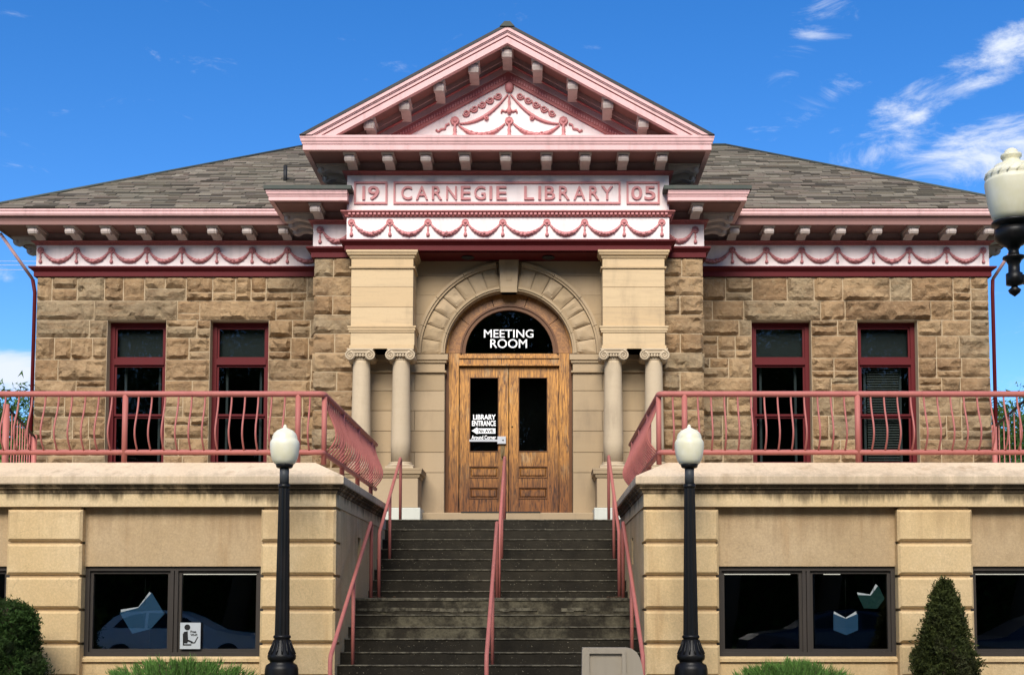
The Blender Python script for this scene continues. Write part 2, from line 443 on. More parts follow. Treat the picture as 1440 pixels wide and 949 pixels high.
def put(name, me, parent=None, loc=(0, 0, 0), rot=None, scale=None):
    o = bpy.data.objects.new(name, me); COL.objects.link(o); o.location = loc; WL[o] = Vector(loc)
    if rot: o.rotation_euler = rot
    if scale: o.scale = scale
    if parent is not None: o.parent = parent; o.matrix_parent_inverse = Matrix.Translation(-WL[parent])
    return o
def thing(name, label, cat, loc=(0, 0, 0), group=None):
    o = put(name, None, None, loc); return tag(o, label, cat, group)
def tag(o, label, cat, group=None):
    o['label'] = label; o['category'] = cat
    if group: o['group'] = group
    return o
def struct(o): o['kind'] = 'structure'; return o
def stuff(o): o['kind'] = 'stuff'; return o
def copy_tree(o, loc=None, parent=None):
    c = o.copy(); COL.objects.link(c)
    if parent is not None: c.parent = parent
    if loc is not None: c.location = loc; WL[c] = Vector(loc)
    for ch in [q for q in o.children]: copy_tree(ch, None, c)
    return c
def arc(cx, cz, r, a0, a1, n):
    return [(cx+r*math.cos(R(a0+(a1-a0)*i/n)), cz+r*math.sin(R(a0+(a1-a0)*i/n))) for i in range(n+1)]
def text_mesh(txt, mat, height, depth=.01, bold=0., width=None, bevel=0.):
    cu = bpy.data.curves.new(txt, 'FONT'); cu.body = txt; cu.align_x = 'CENTER'; cu.extrude = depth/2; cu.offset = bold; cu.bevel_depth = bevel
    cu.resolution_u = 4
    o = bpy.data.objects.new('tmp', cu); COL.objects.link(o); bpy.context.view_layer.update()
    me = bpy.data.meshes.new_from_object(o.evaluated_get(bpy.context.evaluated_depsgraph_get())); bpy.data.objects.remove(o)
    xs = [v.co.x for v in me.vertices]; ys = [v.co.y for v in me.vertices]
    x0, x1, y0, y1 = min(xs), max(xs), min(ys), max(ys); k = height/(y1-y0); kx = (width/(x1-x0)) if width else k
    for v in me.vertices: x, y, z = v.co; v.co = ((x-(x0+x1)/2)*kx, -z, (y-y0)*k)     # stands in the x,z plane, faces -y
    me.materials.clear(); me.materials.append(MATS[mat]); return me

# ------------------------------------------------------------------ key planes and levels
YF, YP, YW, YA = 22.4, 22.85, 24.2, 23.0        # pier front, stone pier, wing wall, arch wall
YB = 14.6                                        # basement pilaster front
OV = .75
HW = (PX(938, 320, YF)-PX(488, 320, YF))/2       # half width of the portico frieze
HP = (PX(987, 330, YP)-PX(441, 330, YP))/2       # half width over the stone piers
XWL, XWR = PX(53, 365, YW), PX(1389, 365, YW)    # wing corners
zA0, zA1 = PZ(389.5, YW), PZ(376.5, YW)          # architrave
zF1 = PZ(345.6, YW); zB1 = PZ(338.5, YW-.08)     # frieze top, bed mould top
zS = PZ(316, YW-.6)                              # soffit
zC0, zG0, zG1 = PZ(315, YW-OV+.1), PZ(302.5, YW-OV), PZ(294, YW-OV)
zT0 = zF1; zT1 = PZ(296, YF-.1)                  # string between the two portico friezes
zU1 = PZ(247.5, YF); zV1 = PZ(240, YF-.1)        # upper frieze top, bed mould top
zPS = PZ(213, YF-.6)                             # pediment soffit
zPC0, zPC1 = PZ(209.4, YF-OV), PZ(190, YF-OV)    # pediment horizontal crown
zFloor = PZ(730, 19.6)                           # top step = terrace

# ------------------------------------------------------------------ ground, road, terrace fill
struct(MB().add([(-400,-400,0),(400,-400,0),(400,900,0),(-400,900,0)], [(0,1,2,3)]).build('lawn', 'lawn'))
struct(MB().box(-60, 60, 9.3, 13.05, -.2, .004).build('front_walk', 'pavement'))
struct(MB().box(-60, 60, -5.2, 3.6, -.3, .008).build('road', 'asphalt'))
struct(MB().box(-60, 60, 3.6, 3.75, -.2, .13).build('kerb', 'pavement'))
struct(MB().box(-60, 60, 3.75, 6.4, -.2, .12).build('pavement', 'pavement'))
struct(MB().box(-60, 60, -5.35, -5.2, -.2, .13).build('kerb', 'pavement'))
m = MB()
for i in range(-12, 13): m.box(i*4, i*4+2, -.9, -.78, .0, .013)
struct(m.build('road_marking', 'road_paint'))
for sx in (-1, 1):
    struct(MB().box(*(sorted((sx*2.0, sx*14))), 13.1, 14.7, -.1, .06).build('planting_bed', 'mulch'))

# ------------------------------------------------------------------ LIBRARY
LIB = thing('library_building', 'sandstone library with pink pediment, twin wings and oak double door', 'building', (0, YW, zFloor))

# --- rock-faced ashlar
def stone(x0, x1, z0, z1, Y, parent, proud=.064, side=0):
    g = .008; x0 += g; x1 -= g; z0 += g; z1 -= g
    nx = max(3, int((x1-x0)/.055)); nz_ = max(3, int((z1-z0)/.055)); sd_ = random.uniform(0, 900)
    cx, cz = (x0+x1)/2, (z0+z1)/2; vs = []; fs = []
    tl = random.uniform(-.25, .25); tt = random.uniform(-.25, .35); big = proud*random.uniform(.7, 1.25)
    for j in range(nz_+1):
        for i in range(nx+1):
            u, w = i/nx, j/nz_; x = x0+(x1-x0)*u; z = z0+(z1-z0)*w
            e = min(u*(x1-x0), (1-u)*(x1-x0), w*(z1-z0), (1-w)*(z1-z0)); k = min(1, e/.05); k = k*(2-k)
            n = abs(noise.noise((x*2.6+sd_, sd_, z*3.8)))*1.5+.5*noise.noise((x*8+sd_, 3, z*8)); rdg = noise.noise((x*1.4-sd_, sd_*.5, z*3))
            d = k*(big*(.55+n+tl*(u-.5)+tt*(w-.5))+(.025 if rdg > .1 else -.012))
            y = -max(d, -.01) if k else 0
            jx = 0 if i in (0, nx) else random.uniform(-.012, .012); jz = 0 if j in (0, nz_) else random.uniform(-.012, .012)
            if i in (0, nx): jx = random.uniform(-.003, .003)
            if j in (0, nz_): jz = random.uniform(-.003, .003)
            vs.append((x+jx-cx, y, z+jz-cz))
    for j in range(nz_):
        for i in range(nx):
            a = j*(nx+1)+i; q = (a, a+1, a+nx+2, a+nx+1)
            if random.random() < .5: fs += [(q[0], q[1], q[2]), (q[0], q[2], q[3])]
            else: fs += [(q[0], q[1], q[3]), (q[1], q[2], q[3])]
    mb = MB().add(vs, fs)
    b = .14; rim = [i for i in range(nx+1)]+[j*(nx+1)+nx for j in range(1, nz_+1)]+[nz_*(nx+1)+i for i in range(nx-1, -1, -1)]+[j*(nx+1) for j in range(nz_-1, 0, -1)]
    rv = [vs[i] for i in rim]; n = len(rim)
    mb.add(rv+[(x, b, z) for x, y, z in rv], [(i, i+n, (i+1) % n+n, (i+1) % n) for i in range(n)])
    me = mb.mesh('stone', 'rock_stone', False); me.update()
    return put('stone', me, parent, (cx, Y, cz))

def ashlar(x0, x1, z0, z1, holes, lintels, Y, parent, bias=1.):
    """random-coursed ashlar; holes = windows, lintels = single long stones"""
    for h in lintels: stone(*h, Y-.01, parent, .07)
    zt = z1; cuts = sorted({z1, z0, *[h[2] for h in lintels], *[h[3] for h in lintels]}, reverse=True)
    for a, b in zip(cuts[:-1], cuts[1:]):
        n = max(1, round((a-b)/.37)); hh = [random.uniform(.8, 1.25) for _ in range(n)]; t = sum(hh); top = a
        for h in hh:
            bot = top-h/t*(a-b); segs = [(x0, x1)]
            for q in list(holes)+list(lintels):
                if q[2] < top-.01 and q[3] > bot+.01:
                    ns = []
                    for s0, s1 in segs:
                        if q[1] <= s0 or q[0] >= s1: ns.append((s0, s1)); continue
                        if q[0]-s0 > .05: ns.append((s0, q[0]))
                        if s1-q[1] > .05: ns.append((q[1], s1))
                    segs = ns
            for s0, s1 in segs:
                x = s0
                while x < s1-.01:
                    w = random.choice((.33, .4, .48, .6, .9))*random.uniform(.85, 1.15)*bias
                    if s1-x-w < .24: w = s1-x
                    H = top-bot; r = random.random()
                    if H > .3 and r < .34:
                        c = bot+H*random.choice((.35, .5, .62)); m2 = x+w*random.uniform(.35, .65)
                        if w > .6:
                            if random.random() < .5: stone(x, x+w, bot, c, Y, parent); stone(x, m2, c, top, Y, parent); stone(m2, x+w, c, top, Y, parent)
                            else: stone(x, x+w, c, top, Y, parent); stone(x, m2, bot, c, Y, parent); stone(m2, x+w, bot, c, Y, parent)
                        else: stone(x, x+w, bot, c, Y, parent); stone(x, x+w, c, top, Y, parent)
                    else: stone(x, x+w, bot, top, Y, parent)
                    x += w
            top = bot

def wall_with_holes(x0, x1, z0, z1, y0, y1, holes):
    m = MB(); hs = sorted(holes); x = x0
    for h in hs:
        m.box(x, h[0], y0, y1, z0, z1)
        if h[2] > z0: m.box(h[0], h[1], y0, y1, z0, h[2])
        if h[3] < z1: m.box(h[0], h[1], y0, y1, h[3], z1)
        x = h[1]
    m.box(x, x1, y0, y1, z0, z1); return m

def sash_window(x0, x1, z0, z1, Y, label, blinds=False, lamp=False):
    w = put('window', None, LIB, ((x0+x1)/2, Y, z0)); w['label'] = label
    fw = .085; zt = z1-(z1-z0)*.245-.02
    m = MB(); m.box(x0, x0+fw, Y, Y+.14, z0, z1); m.box(x1-fw, x1, Y, Y+.14, z0, z1); m.box(x0+fw, x1-fw, Y, Y+.14, z1-fw, z1); m.box(x0+fw, x1-fw, Y-.01, Y+.14, z0, z0+.07)
    m.box(x0+fw, x1-fw, Y-.02, Y+.13, zt-.12, zt)
    m.build('frame', 'maroon', w)
    s = MB(); i = .04; a, b = x0+fw, x1-fw
    for q0, q1, yy in ((zt, z1-fw, .03), ((z0+zt-.12)/2, zt-.12, .03), (z0+.07, (z0+zt-.12)/2, .07)):
        s.box(a, a+i, Y+yy, Y+yy+.04, q0, q1); s.box(b-i, b, Y+yy, Y+yy+.04, q0, q1); s.box(a+i, b-i, Y+yy, Y+yy+.04, q0, q0+i); s.box(a+i, b-i, Y+yy, Y+yy+.04, q1-i, q1)
        MB().box(a+i, b-i, Y+yy+.018, Y+yy+.024, q0+i, q1-i).build('pane', 'window_glass', w)
    s.build('sash', 'maroon', w)
    c = MB()
    for xx in (a+.13, b-.17): c.box(xx, xx+.045, Y+.24, Y+.29, z0, z1-.1)
    c.build('curtain_edge', 'curtain', w)
    if blinds:
        bm_ = MB(); z = z0+.1
        while z < zt-.12: bm_.box(a+.19, b-.19, Y+.20, Y+.235, z, z+.022); z += .05
        bm_.build('blind', 'blind_slat', w)
    MB().box(x0+fw, x1-fw, Y+.17, Y+.18, zt+.02, z1-.16).build('shade', 'transom_shade', w)
    # dark room behind
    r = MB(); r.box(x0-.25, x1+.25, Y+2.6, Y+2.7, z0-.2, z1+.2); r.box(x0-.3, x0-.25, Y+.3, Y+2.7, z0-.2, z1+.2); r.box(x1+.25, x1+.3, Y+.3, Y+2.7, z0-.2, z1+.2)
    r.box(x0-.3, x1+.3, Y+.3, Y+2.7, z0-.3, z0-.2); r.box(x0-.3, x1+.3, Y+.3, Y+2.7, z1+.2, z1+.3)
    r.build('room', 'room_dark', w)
    if lamp: MB().box((x0+x1)/2-.1, (x0+x1)/2+.4, Y+1.6, Y+1.8, z1-.09, z1-.07).build('ceiling_lamp', 'tube_light', w)

zWb = zFloor
wz0, wz1 = PZ(655, YW), PZ(450.5, YW)
ltz0, ltz1 = wz1+.005, PZ(423, YW)
def wx(u): return PX(u, 520, YW)
WIN_L = [(wx(149.5), wx(232.5)), (wx(294.5), wx(377))]
WIN_R = [(wx(1057.5), wx(1141.5)), (wx(1206.5), wx(1291.5))]
names = ['outer sash window of the left wing', 'inner sash window of the left wing beside the portico', 'inner sash window of the right wing with trees mirrored', 'outer sash window of the right wing with lowered blinds']
ki = 0
for side, x0, x1, wins, lin in ((-1, XWL, -HP+.02, WIN_L, [(132.5, 249.5), (281, 388)]), (1, HP-.02, XWR, WIN_R, [(1046, 1154), (1188.5, 1309)])):
    wall = put('wing_wall', None, LIB, ((x0+x1)/2, YW, zWb))
    hs = [(a, b, wz0, wz1) for a, b in wins]
    ls = [(PX(a, 435, YW), PX(b, 435, YW), ltz0, ltz1) for a, b in lin]
    wall_with_holes(x0+.02 if side < 0 else x0, x1 if side < 0 else x1-.02, 0, zA0, YW+.006, YW+.42, hs).build('mortar_bed', 'mortar', wall)
    ashlar(x0, x1, zWb-.05, zA0-.002, hs, ls, YW, wall)
    for a, b in wins:
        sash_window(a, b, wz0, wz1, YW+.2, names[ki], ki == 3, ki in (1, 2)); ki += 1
    xo = x0 if side < 0 else x1
    MB().box(*sorted((xo-side*.02, xo-side*.4)), YW+.42, 35, 0, zA0).build('side_wall', 'mortar', LIB)
MB().box(XWL+.02, XWR-.02, 35, 35.4, 0, zA0).build('back_wall', 'mortar', LIB)
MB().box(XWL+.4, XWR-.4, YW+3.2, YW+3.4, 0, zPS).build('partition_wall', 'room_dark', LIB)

# --- stone piers flanking the portico
zPA0 = PZ(360.5, YP)
for side in (-1, 1):
    w = put('pier_wall', None, LIB, (side*(HP-.3), YP, zWb))
    xa, xb = (-HP, -HW+.1) if side < 0 else (HW-.1, HP)
    MB().box(xa+.03, xb-.03, YP+.006, YW+.4, 0, zA0).build('mortar_bed', 'mortar', w)
    z = zA0; k = 0; h = .352
    while z-h > zFloor-.3:
        if k % 2: stone(xa-random.uniform(0, .03)*(side < 0), xb+random.uniform(0, .03)*(side > 0), z-h, z, YP, w, .07)
        else:
            mid = xa+(xb-xa)*(.5+random.uniform(-.06, .06)); stone(xa, mid, z-h, z, YP, w, .055); stone(mid, xb, z-h, z, YP, w, .055)
        z -= h; k += 1

# --- entablature runs
def swag_mesh(w, drop, r, mat='festoon_rose'):
    m = MB(); n = 22; pts = []; rs = []
    for i in range(n+1):
        t = i/n; x = (t-.5)*w; z = -drop*(1-(2*t-1)**2)**.85
        pts.append((x, -.012, z)); rs.append(r*(.28+.72*math.sin(math.pi*t)**.8)*(1+.16*(i % 2)))
    m.tube(pts, rs, 7)
    for i in range(2, n-1):
        p = pts[i]; 
        m.lathe([(rs[i]*.1, -rs[i]*.5), (rs[i]*.62, -rs[i]*.2), (rs[i]*.62, rs[i]*.2), (rs[i]*.1, rs[i]*.5)], (p[0]+random.uniform(-.004, .004), p[1]-rs[i]*.75, p[2]+random.uniform(-.4, .4)*rs[i]), 6, axis='y')
    return m.mesh('swag', mat)
def rosette_mesh(r):
    m = MB(); m.lathe([(r, 0), (r, .02), (r*.82, .035), (r*.7, .02), (r*.45, .02), (r*.4, .04), (r*.1, .05)], (0, 0, 0), 16, .09, 'y'); return m.mesh('rosette', 'festoon_rose')
def tassel_mesh(h, r):
    m = MB(); m.lathe([(r*.25, 0), (r*.5, -.1*h), (r*.3, -.2*h), (r*.65, -.34*h), (r*.4, -.5*h), (r*.5, -.6*h), (r, -.78*h), (r*.95, -.92*h), (r*.4, -h)], (0, -.012, 0), 10, .12); return m.mesh('tassel', 'festoon_rose')
def bead_row(path, out, z, step, r, parent, name='bead_moulding', mat='rose_trim'):
    m = MB()
    for a, b in zip(path[:-1], path[1:]):
        a = Vector((*a, 0)); b = Vector((*b, 0)); d = (b-a).normalized(); nrm = Vector((-d.y, d.x, 0)); L = (b-a).length; n = int(L/step)
        for i in range(n):
            p = a+d*((i+.5)*L/n)+nrm*out; e = d*(step*.3)
            q = [p-e-nrm*.0, p+e-nrm*.0]; t = nrm*r
            m.add([q[0]+Vector((0,0,z-r)), q[1]+Vector((0,0,z-r)), q[1]+Vector((0,0,z+r)), q[0]+Vector((0,0,z+r)),
                   q[0]+t+Vector((0,0,z-r*.6)), q[1]+t+Vector((0,0,z-r*.6)), q[1]+t+Vector((0,0,z+r*.6)), q[0]+t+Vector((0,0,z+r*.6))],
                  [(4,5,6,7),(0,1,5,4),(1,2,6,5),(2,3,7,6),(3,0,4,7)])
    return stuff(m.build(name, mat, parent))
def entab(path, parent, frieze_mat='frieze_white'):
    a = MB(); a.sweep(path, [(-.02, zA0), (.05, zA0), (.05, zA0+.09), (.10, zA1-.05), (.13, zA1-.03), (.13, zA1), (-.02, zA1)]); a.build('architrave', 'maroon', parent)
    f = MB(); f.sweep(path, [(-.02, zA1), (.02, zA1), (.02, zF1), (-.02, zF1)]); fr = f.build('frieze', frieze_mat, parent)
    return fr
def bed(path, parent, z0, z1):
    b = MB(); b.sweep(path, [(-.02, z0), (.03, z0), (.045, z0+.03), (.045, z1-.04), (.1, z1-.02), (.1, z1), (-.02, z1)]); o = b.build('bed_moulding', 'rose_trim', parent)
    bead_row(path, .045, (z0+z1)/2-.005, .055, .02, parent, 'egg_moulding')
def eave(path, parent, zb, zs, zc0, zc1, gutter=False, ov=OV):
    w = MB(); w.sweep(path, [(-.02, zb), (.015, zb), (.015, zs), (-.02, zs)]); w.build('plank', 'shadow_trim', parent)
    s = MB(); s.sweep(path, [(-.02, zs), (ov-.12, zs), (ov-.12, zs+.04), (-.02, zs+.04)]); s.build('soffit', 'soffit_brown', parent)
    c = MB()
    if gutter:
        c.sweep(path, [(ov-.16, zs-.015), (ov-.1, zs-.015), (ov-.1, zc0+.05), (ov-.07, zc0+.14), (ov-.16, zc0+.14)]); c.build('fascia', 'soffit_brown', parent)  # gutter's shade on the wing fascia put into its colour by the brown
        g = MB(); g.sweep(path, [(ov-.07, zG0), (ov-.02, zG0), (ov, zG0+.03), (ov, zG1-.045), (ov+.015, zG1-.03), (ov+.015, zG1), (ov-.07, zG1)]); g.build('gutter', 'pink_trim', parent)
    else:
        h = zc1-zc0
        c.sweep(path, [(ov-.14, zs-.012), (ov-.14, zc0), (ov-.05, zc0), (ov-.05, zc0+h*.42), (ov-.035, zc0+h*.42), (ov-.035, zc0+h*.5), (ov-.015, zc0+h*.62), (ov-.01, zc0+h*.78), (ov, zc0+h*.84), (ov, zc1), (-.02, zc1), (-.02, zs+.045), (ov-.14, zs+.045)])
        c.build('crown_moulding', 'pink_trim', parent)
def bracket_mesh(w=.17, L=.55, h=.17):
    m = MB()
    prof = [(0, -.03), (-L+.03, -.03), (-L, -.06), (-L-.005, -.11), (-L+.02, -.15), (-L+.07, -.165), (-L+.12, -.15), (-L+.17, -.115), (-L*.55, -.105), (-L*.3, -.13), (-.06, -h), (0, -h-.01)]
    m.prismx(prof, -w/2, w/2)
    m.prismx([(y-.012 if y < -.1 else y, z*.985-.004) for y, z in prof[1:-1]]+[(0, -h+.03), (0, -.06)], -w*.26, w*.26)
    m.prismx([(0, 0), (-L-.03, 0), (-L-.03, -.02), (-L-.01, -.04), (0, -.04)], -w/2-.025, w/2+.025)
    for sx in (-1, 1): m.tube([(sx*w*.47, -L+.06, -.1), (sx*(w*.5+.012), -L+.06, -.1)], [.05, .035], 12)
    return m.mesh('bracket', 'bracket_cream')
BR = bracket_mesh()
ROS = rosette_mesh(.068); TAS = tassel_mesh(.2, .036)
zRo = zF1-.10
def festoons(xs, Y, parent, ext=None):
    """rosettes at xs joined by swags; ext = extra half swag to x"""
    for x in xs:
        put('rosette', ROS, parent, (x, Y-.02, zRo)); put('tassel', TAS, parent, (x, Y-.02, zRo-.06))
    for a, b in zip(xs[:-1], xs[1:]): put('swag', swag_mesh(b-a-.1, .195, .042), parent, ((a+b)/2, Y-.02, zRo-.02))
    if ext:
        for a, b in ext: put('swag', swag_mesh(b-a, .2, .045), parent, ((a+b)/2, Y-.02, zRo-.02))

# portico: beam
pth = [(HW, YW+.3), (HW, YF), (-HW, YF), (-HW, YW+.3)]
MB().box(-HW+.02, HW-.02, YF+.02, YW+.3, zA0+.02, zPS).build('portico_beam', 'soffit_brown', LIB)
MB().box(-HW+.03, HW-.03, YF+.03, YA+.0, zA0-.02, zA0+.02).build('portico_ceiling', 'maroon', LIB)
fr = entab(pth, LIB)
us = [494.5, 548.5, 602, 654.5, 707, 769, 822, 877.5, 930.5]
festoons([PX(u, 315, YF) for u in us], YF, fr)
m = MB(); m.sweep(pth, [(-.02, zT0), (.05, zT0), (.06, zT0+.03), (.10, zT1-.03), (.12, zT1-.02), (.12, zT1), (-.02, zT1)]); m.build('string_moulding', 'rose_trim', LIB)
bead_row(pth, .075, (zT0+zT1)/2-.005, .075, .026, LIB, mat='festoon_rose')
m = MB(); m.sweep(pth, [(-.02, zT1), (.02, zT1), (.02, zU1), (-.02, zU1)]); NP = m.build('name_frieze', 'frieze_white', LIB)
bed(pth, LIB, zU1, zV1)
eave(pth, LIB, zV1, zPS, zPC0, zPC1)
# raised frames and letters
YL = YF-.02
for u0, u1 in ((498, 545), (553.5, 872.5), (881, 927.5)):
    a, b = PX(u0, 272, YL), PX(u1, 272, YL); z0, z1 = PZ(287.5, YL), PZ(256, YL); t = .035; m = MB()
    for q in ((a, b, z0, z0+t), (a, b, z1-t, z1), (a, a+t, z0+t, z1-t), (b-t, b, z0+t, z1-t)):
        m.box(q[0], q[1], YL-.03, YL, q[2], q[3])
    m.build('raised_frame', 'festoon_rose', NP)
def letters(s, us, v0=281.5, v1=262.5):
    for ch, (a, b) in zip(s, us):
        z0, z1 = PZ(v0, YL), PZ(v1, YL); x0, x1 = PX(a, 272, YL), PX(b, 272, YL)
        me = text_mesh(ch, 'festoon_rose', z1-z0, .035, .008, x1-x0 if ch not in 'I1' else .05, 0)
        put('letter', me, NP, ((x0+x1)/2, YL-.018, z0))
letters('19', [(510, 513.5), (517.5, 533.5)])
letters('CARNEGIE', [(564.5, 579.5), (585, 602), (607.5, 622), (627.5, 642.5), (648, 662), (667, 683), (688.5, 692), (698, 712.5)])
letters('LIBRARY', [(737, 751), (757, 761), (766, 780.5), (786, 801), (806.5, 823), (828.5, 842.5), (845.5, 862)])
letters('05', [(887.5, 903), (906, 921.5)])
for u in (492, 545.5, 599, 653.5, 711, 768.5, 823, 876.5, 931): put('bracket', BR, LIB, (PX(u, 225, YF-.5), YF-.01, zPS))
for sx in (-1, 1):
    for yy in (YF+.12, YF+.62, YF+1.12): put('bracket', BR, LIB, (sx*(HW+.01), yy, zPS), (0, 0, sx*R(90)))

# secondary eaves over the piers
for sx in (-1, 1):
    p2 = [(HP, YW+.3), (HP, YP), (HW-.02, YP)] if sx > 0 else [(-HW+.02, YP), (-HP, YP), (-HP, YW+.3)]
    f2 = entab(p2, LIB); bed(p2, LIB, zF1, zB1)
    eave(p2, LIB, zB1, zS, zC0+.0, PZ(266.5, YP-OV))
    zt = PZ(266.5, YP-OV)
    MB().box(*sorted((sx*(HW-.1), sx*(HP+OV+.03))), YP-OV-.03, YW+1.0, zt+.002, zt+.07).build('flat_roof', 'dark_roof_metal', LIB)
    if sx < 0: xs = [PX(450.5, 325, YP)]; ext = [(xs[0]+.05, -HW-.02)]
    else: xs = [PX(977.5, 325, YP)]; ext = [(HW+.02, xs[0]-.05)]
    festoons(xs, YP, f2, ext)
    put('bracket', BR, LIB, (PX(443.5 if sx < 0 else 980.5, 296, YP-.5), YP-.01, zS))
    for yy in (YP+.1, YP+.5, YP+.9): put('bracket', BR, LIB, (sx*(HP+.01), yy, zS), (0, 0, sx*R(90)))
# wings
pL = [(-HP+.05, YW), (XWL, YW), (XWL, 35)]; pR = [(XWR, 35), (XWR, YW), (HP-.05, YW)]
for sx, p3 in ((-1, pL), (1, pR)):
    f3 = entab(p3, LIB); bed(p3, LIB, zF1, zB1); eave(p3, LIB, zB1, zS, zC0, zG1, True)
    if sx < 0: us = [58, 108.5, 157.5, 207.5, 256.5, 305.5, 355, 404.5]; ub = [47, 99, 149.5, 199, 249, 299, 348, 399]
    else: us = [1029.5, 1077.5, 1127, 1177, 1227.5, 1278, 1330.5, 1382]; ub = [1032.5, 1081, 1131.5, 1182, 1233, 1284, 1337, 1390]
    xs = [PX(u, 355, YW) for u in us]
    festoons(xs, YW, f3, [(xs[-1]+.05, -HP-.02)] if sx < 0 else [(HP+.02, xs[0]-.05)])
    for u in ub: put('bracket', BR, LIB, (PX(u, 325, YW-.5), YW-.01, zS))
    for i in range(9): put('bracket', BR, LIB, ((XWL if sx < 0 else XWR)+sx*.01, YW+.25+i*.66, zS), (0, 0, sx*R(90)))

# --- roofs
ex0, ex1 = XWL-OV-.02, XWR+OV+.02; ey = YW-OV-.02; zR0 = zG1+.01
def hip_at(u, v, x_c, sg):
    best = None
    for i in range(2000):
        Y = ey+i*.005; p = P(u, v, Y); e = abs((p.x-x_c)*sg-(Y-ey))
        if best is None or e < best[0]: best = (e, p)
    return best[1]
hl = hip_at(426, 207, ex0, 1); hr = hip_at(1012, 203.5, ex1, -1)
zr = (hl.z+hr.z)/2; D = ((hl.x-ex0)+(ex1-hr.x))/2; yr = ey+D
xl, xr = ex0+D, ex1-D; slope = (zr-zR0)/D
m = MB(); yb = yr+D
m.add([(ex0,ey,zR0),(ex1,ey,zR0),(ex1,yb,zR0),(ex0,yb,zR0),(xl,yr,zr),(xr,yr,zr)], [(0,1,5,4),(1,2,5),(2,3,4,5),(3,0,4)])
ROOF = m.build('main_roof', 'shingle', LIB)
# shingles on the front slope
exp_ = .13; nrow = int(math.hypot(D, zr-zR0)/exp_); L = math.hypot(D, zr-zR0); cy, cz = D/L, (zr-zR0)/L
cand = []
for k in range(nrow+1):
    s0 = k*exp_; s1 = min(s0+exp_*1.25, L); a = s0*cy
    for side in (-1, 1):
        lo, hi = (ex0+a, -2.6) if side < 0 else (2.6, ex1-a)
        x = lo+ (0 if side < 0 else random.uniform(-.3, 0))
        while x < hi:
            w = random.choice((.18, .25, .33, .45, .6)); x1 = min(x+w, hi)
            if x1-max(x, lo) > .04: cand.append((max(x, lo), x1, s0, s1))
            x += w
def shingle_geo(m, c, tone):
    x0, x1, s0, s1 = c; t = random.uniform(.006, .03); g = .004
    def q(x, s, h): return (x, ey+s*cy-h*cz, zR0+s*cz+h*cy)
    m.add([q(x0+g,s0,.004), q(x1-g,s0,.004), q(x1-g,s0,t), q(x0+g,s0,t), q(x1-g,s1,.006), q(x0+g,s1,.006)], [(0,1,2,3),(3,2,4,5),(0,3,5),(1,4,2)], False, tone)
cand.sort(key=lambda c: c[2]-(c[1]-c[0])*.3)
for c in cand[:280]:
    m = MB(); shingle_geo(m, c, random.random()*.98); m.build('shingle', 'shingle', ROOF, recalc=False)
m = MB()
for c in cand[280:]: shingle_geo(m, c, random.random()*.98)
stuff(m.build('upper_shingles', 'shingle', ROOF, recalc=False))
m = MB()
for a, b in (((ex0, ey, zR0), (xl, yr, zr)), ((ex1, ey, zR0), (xr, yr, zr)), ((xl, yr, zr), (xr, yr, zr))): m.tube([Vector(a)+Vector((0,0,.02)), Vector(b)+Vector((0,0,.02))], .035, 6)
m.build('hip_cap', 'dark_roof_metal', LIB)
p = P(401, 262, ey+2.0); m = MB(); zz = zR0+2.0*cz/cy; m.tube([(p.x, p.y, zz-.1), (p.x, p.y, PZ(233, p.y))], .04, 10); m.build('vent_pipe', 'dark_metal', LIB)

# --- pediment
YC = YF-OV
xe = (PX(1004, 195, YC)-PX(420, 195, YC))/2; zt = PZ(33.5, YC); ze = PZ(190, YC); ms = (zt-ze)/xe
def rake(o1, o2, y0, y1, zb, xmax=None, ext=0):
    out_ = []
    for sx in (-1, 1):
        def X(o): 
            x = (zt-o-zb)/ms; return min(x, xmax) if xmax else x
        a, b = X(o1), X(o2)
        pts = [(0, zt-o1), (sx*a, zt-o1-ms*a), (sx*b, zt-o2-ms*b), (0, zt-o2)]
        out_.append(MB().prism(pts if sx < 0 else pts[::-1], y0, y1))
    return out_
def both(l, name, mat, par=None):
    for m in l: m.build(name, mat, par or LIB)
both(rake(-.0, .055, YC-.03, 30, ze+.0, xe+.04), 'gable_roof', 'dark_metal')
both(rake(.055, .12, YC-.02, YC+.6, zPC1), 'rake_crown', 'pink_trim')
both(rake(.12, .14, YC+.0, YC+.6, zPC1), 'rake_crown', 'pink_trim')
both(rake(.14, .20, YC+.02, YC+.6, zPC1), 'rake_crown', 'pink_trim')
both(rake(.20, .225, YC+.045, YC+.5, zPC1), 'rake_fillet', 'rose_trim')
both(rake(.225, .335, YC+.03, YC+.14, zPC1), 'rake_fascia', 'pink_trim')
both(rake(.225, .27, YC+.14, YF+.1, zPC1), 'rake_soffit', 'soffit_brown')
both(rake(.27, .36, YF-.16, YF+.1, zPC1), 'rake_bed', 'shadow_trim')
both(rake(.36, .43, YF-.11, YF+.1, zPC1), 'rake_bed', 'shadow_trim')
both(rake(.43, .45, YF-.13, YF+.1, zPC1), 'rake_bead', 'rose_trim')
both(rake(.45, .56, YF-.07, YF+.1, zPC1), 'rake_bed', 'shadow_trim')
OW = zt-PZ(115.6, YF)
both(rake(.56, OW, YF-.04, YF+.1, zPC1), 'rake_egg_moulding', 'rose_trim')
TY = MB().prism([(-(zt-OW-zPC1)/ms-.3, zPC1-.05), ((zt-OW-zPC1)/ms+.3, zPC1-.05), (0, zt-OW+.05)], YF, YF+.2).build('tympanum', 'frieze_white', LIB)
MB().prism([(-xe+.25, zPC1-.05), (xe-.25, zPC1-.05), (0, zt-.2)], YF+.12, YF+.25).build('gable_wall', 'shadow_trim', LIB)
m = MB()
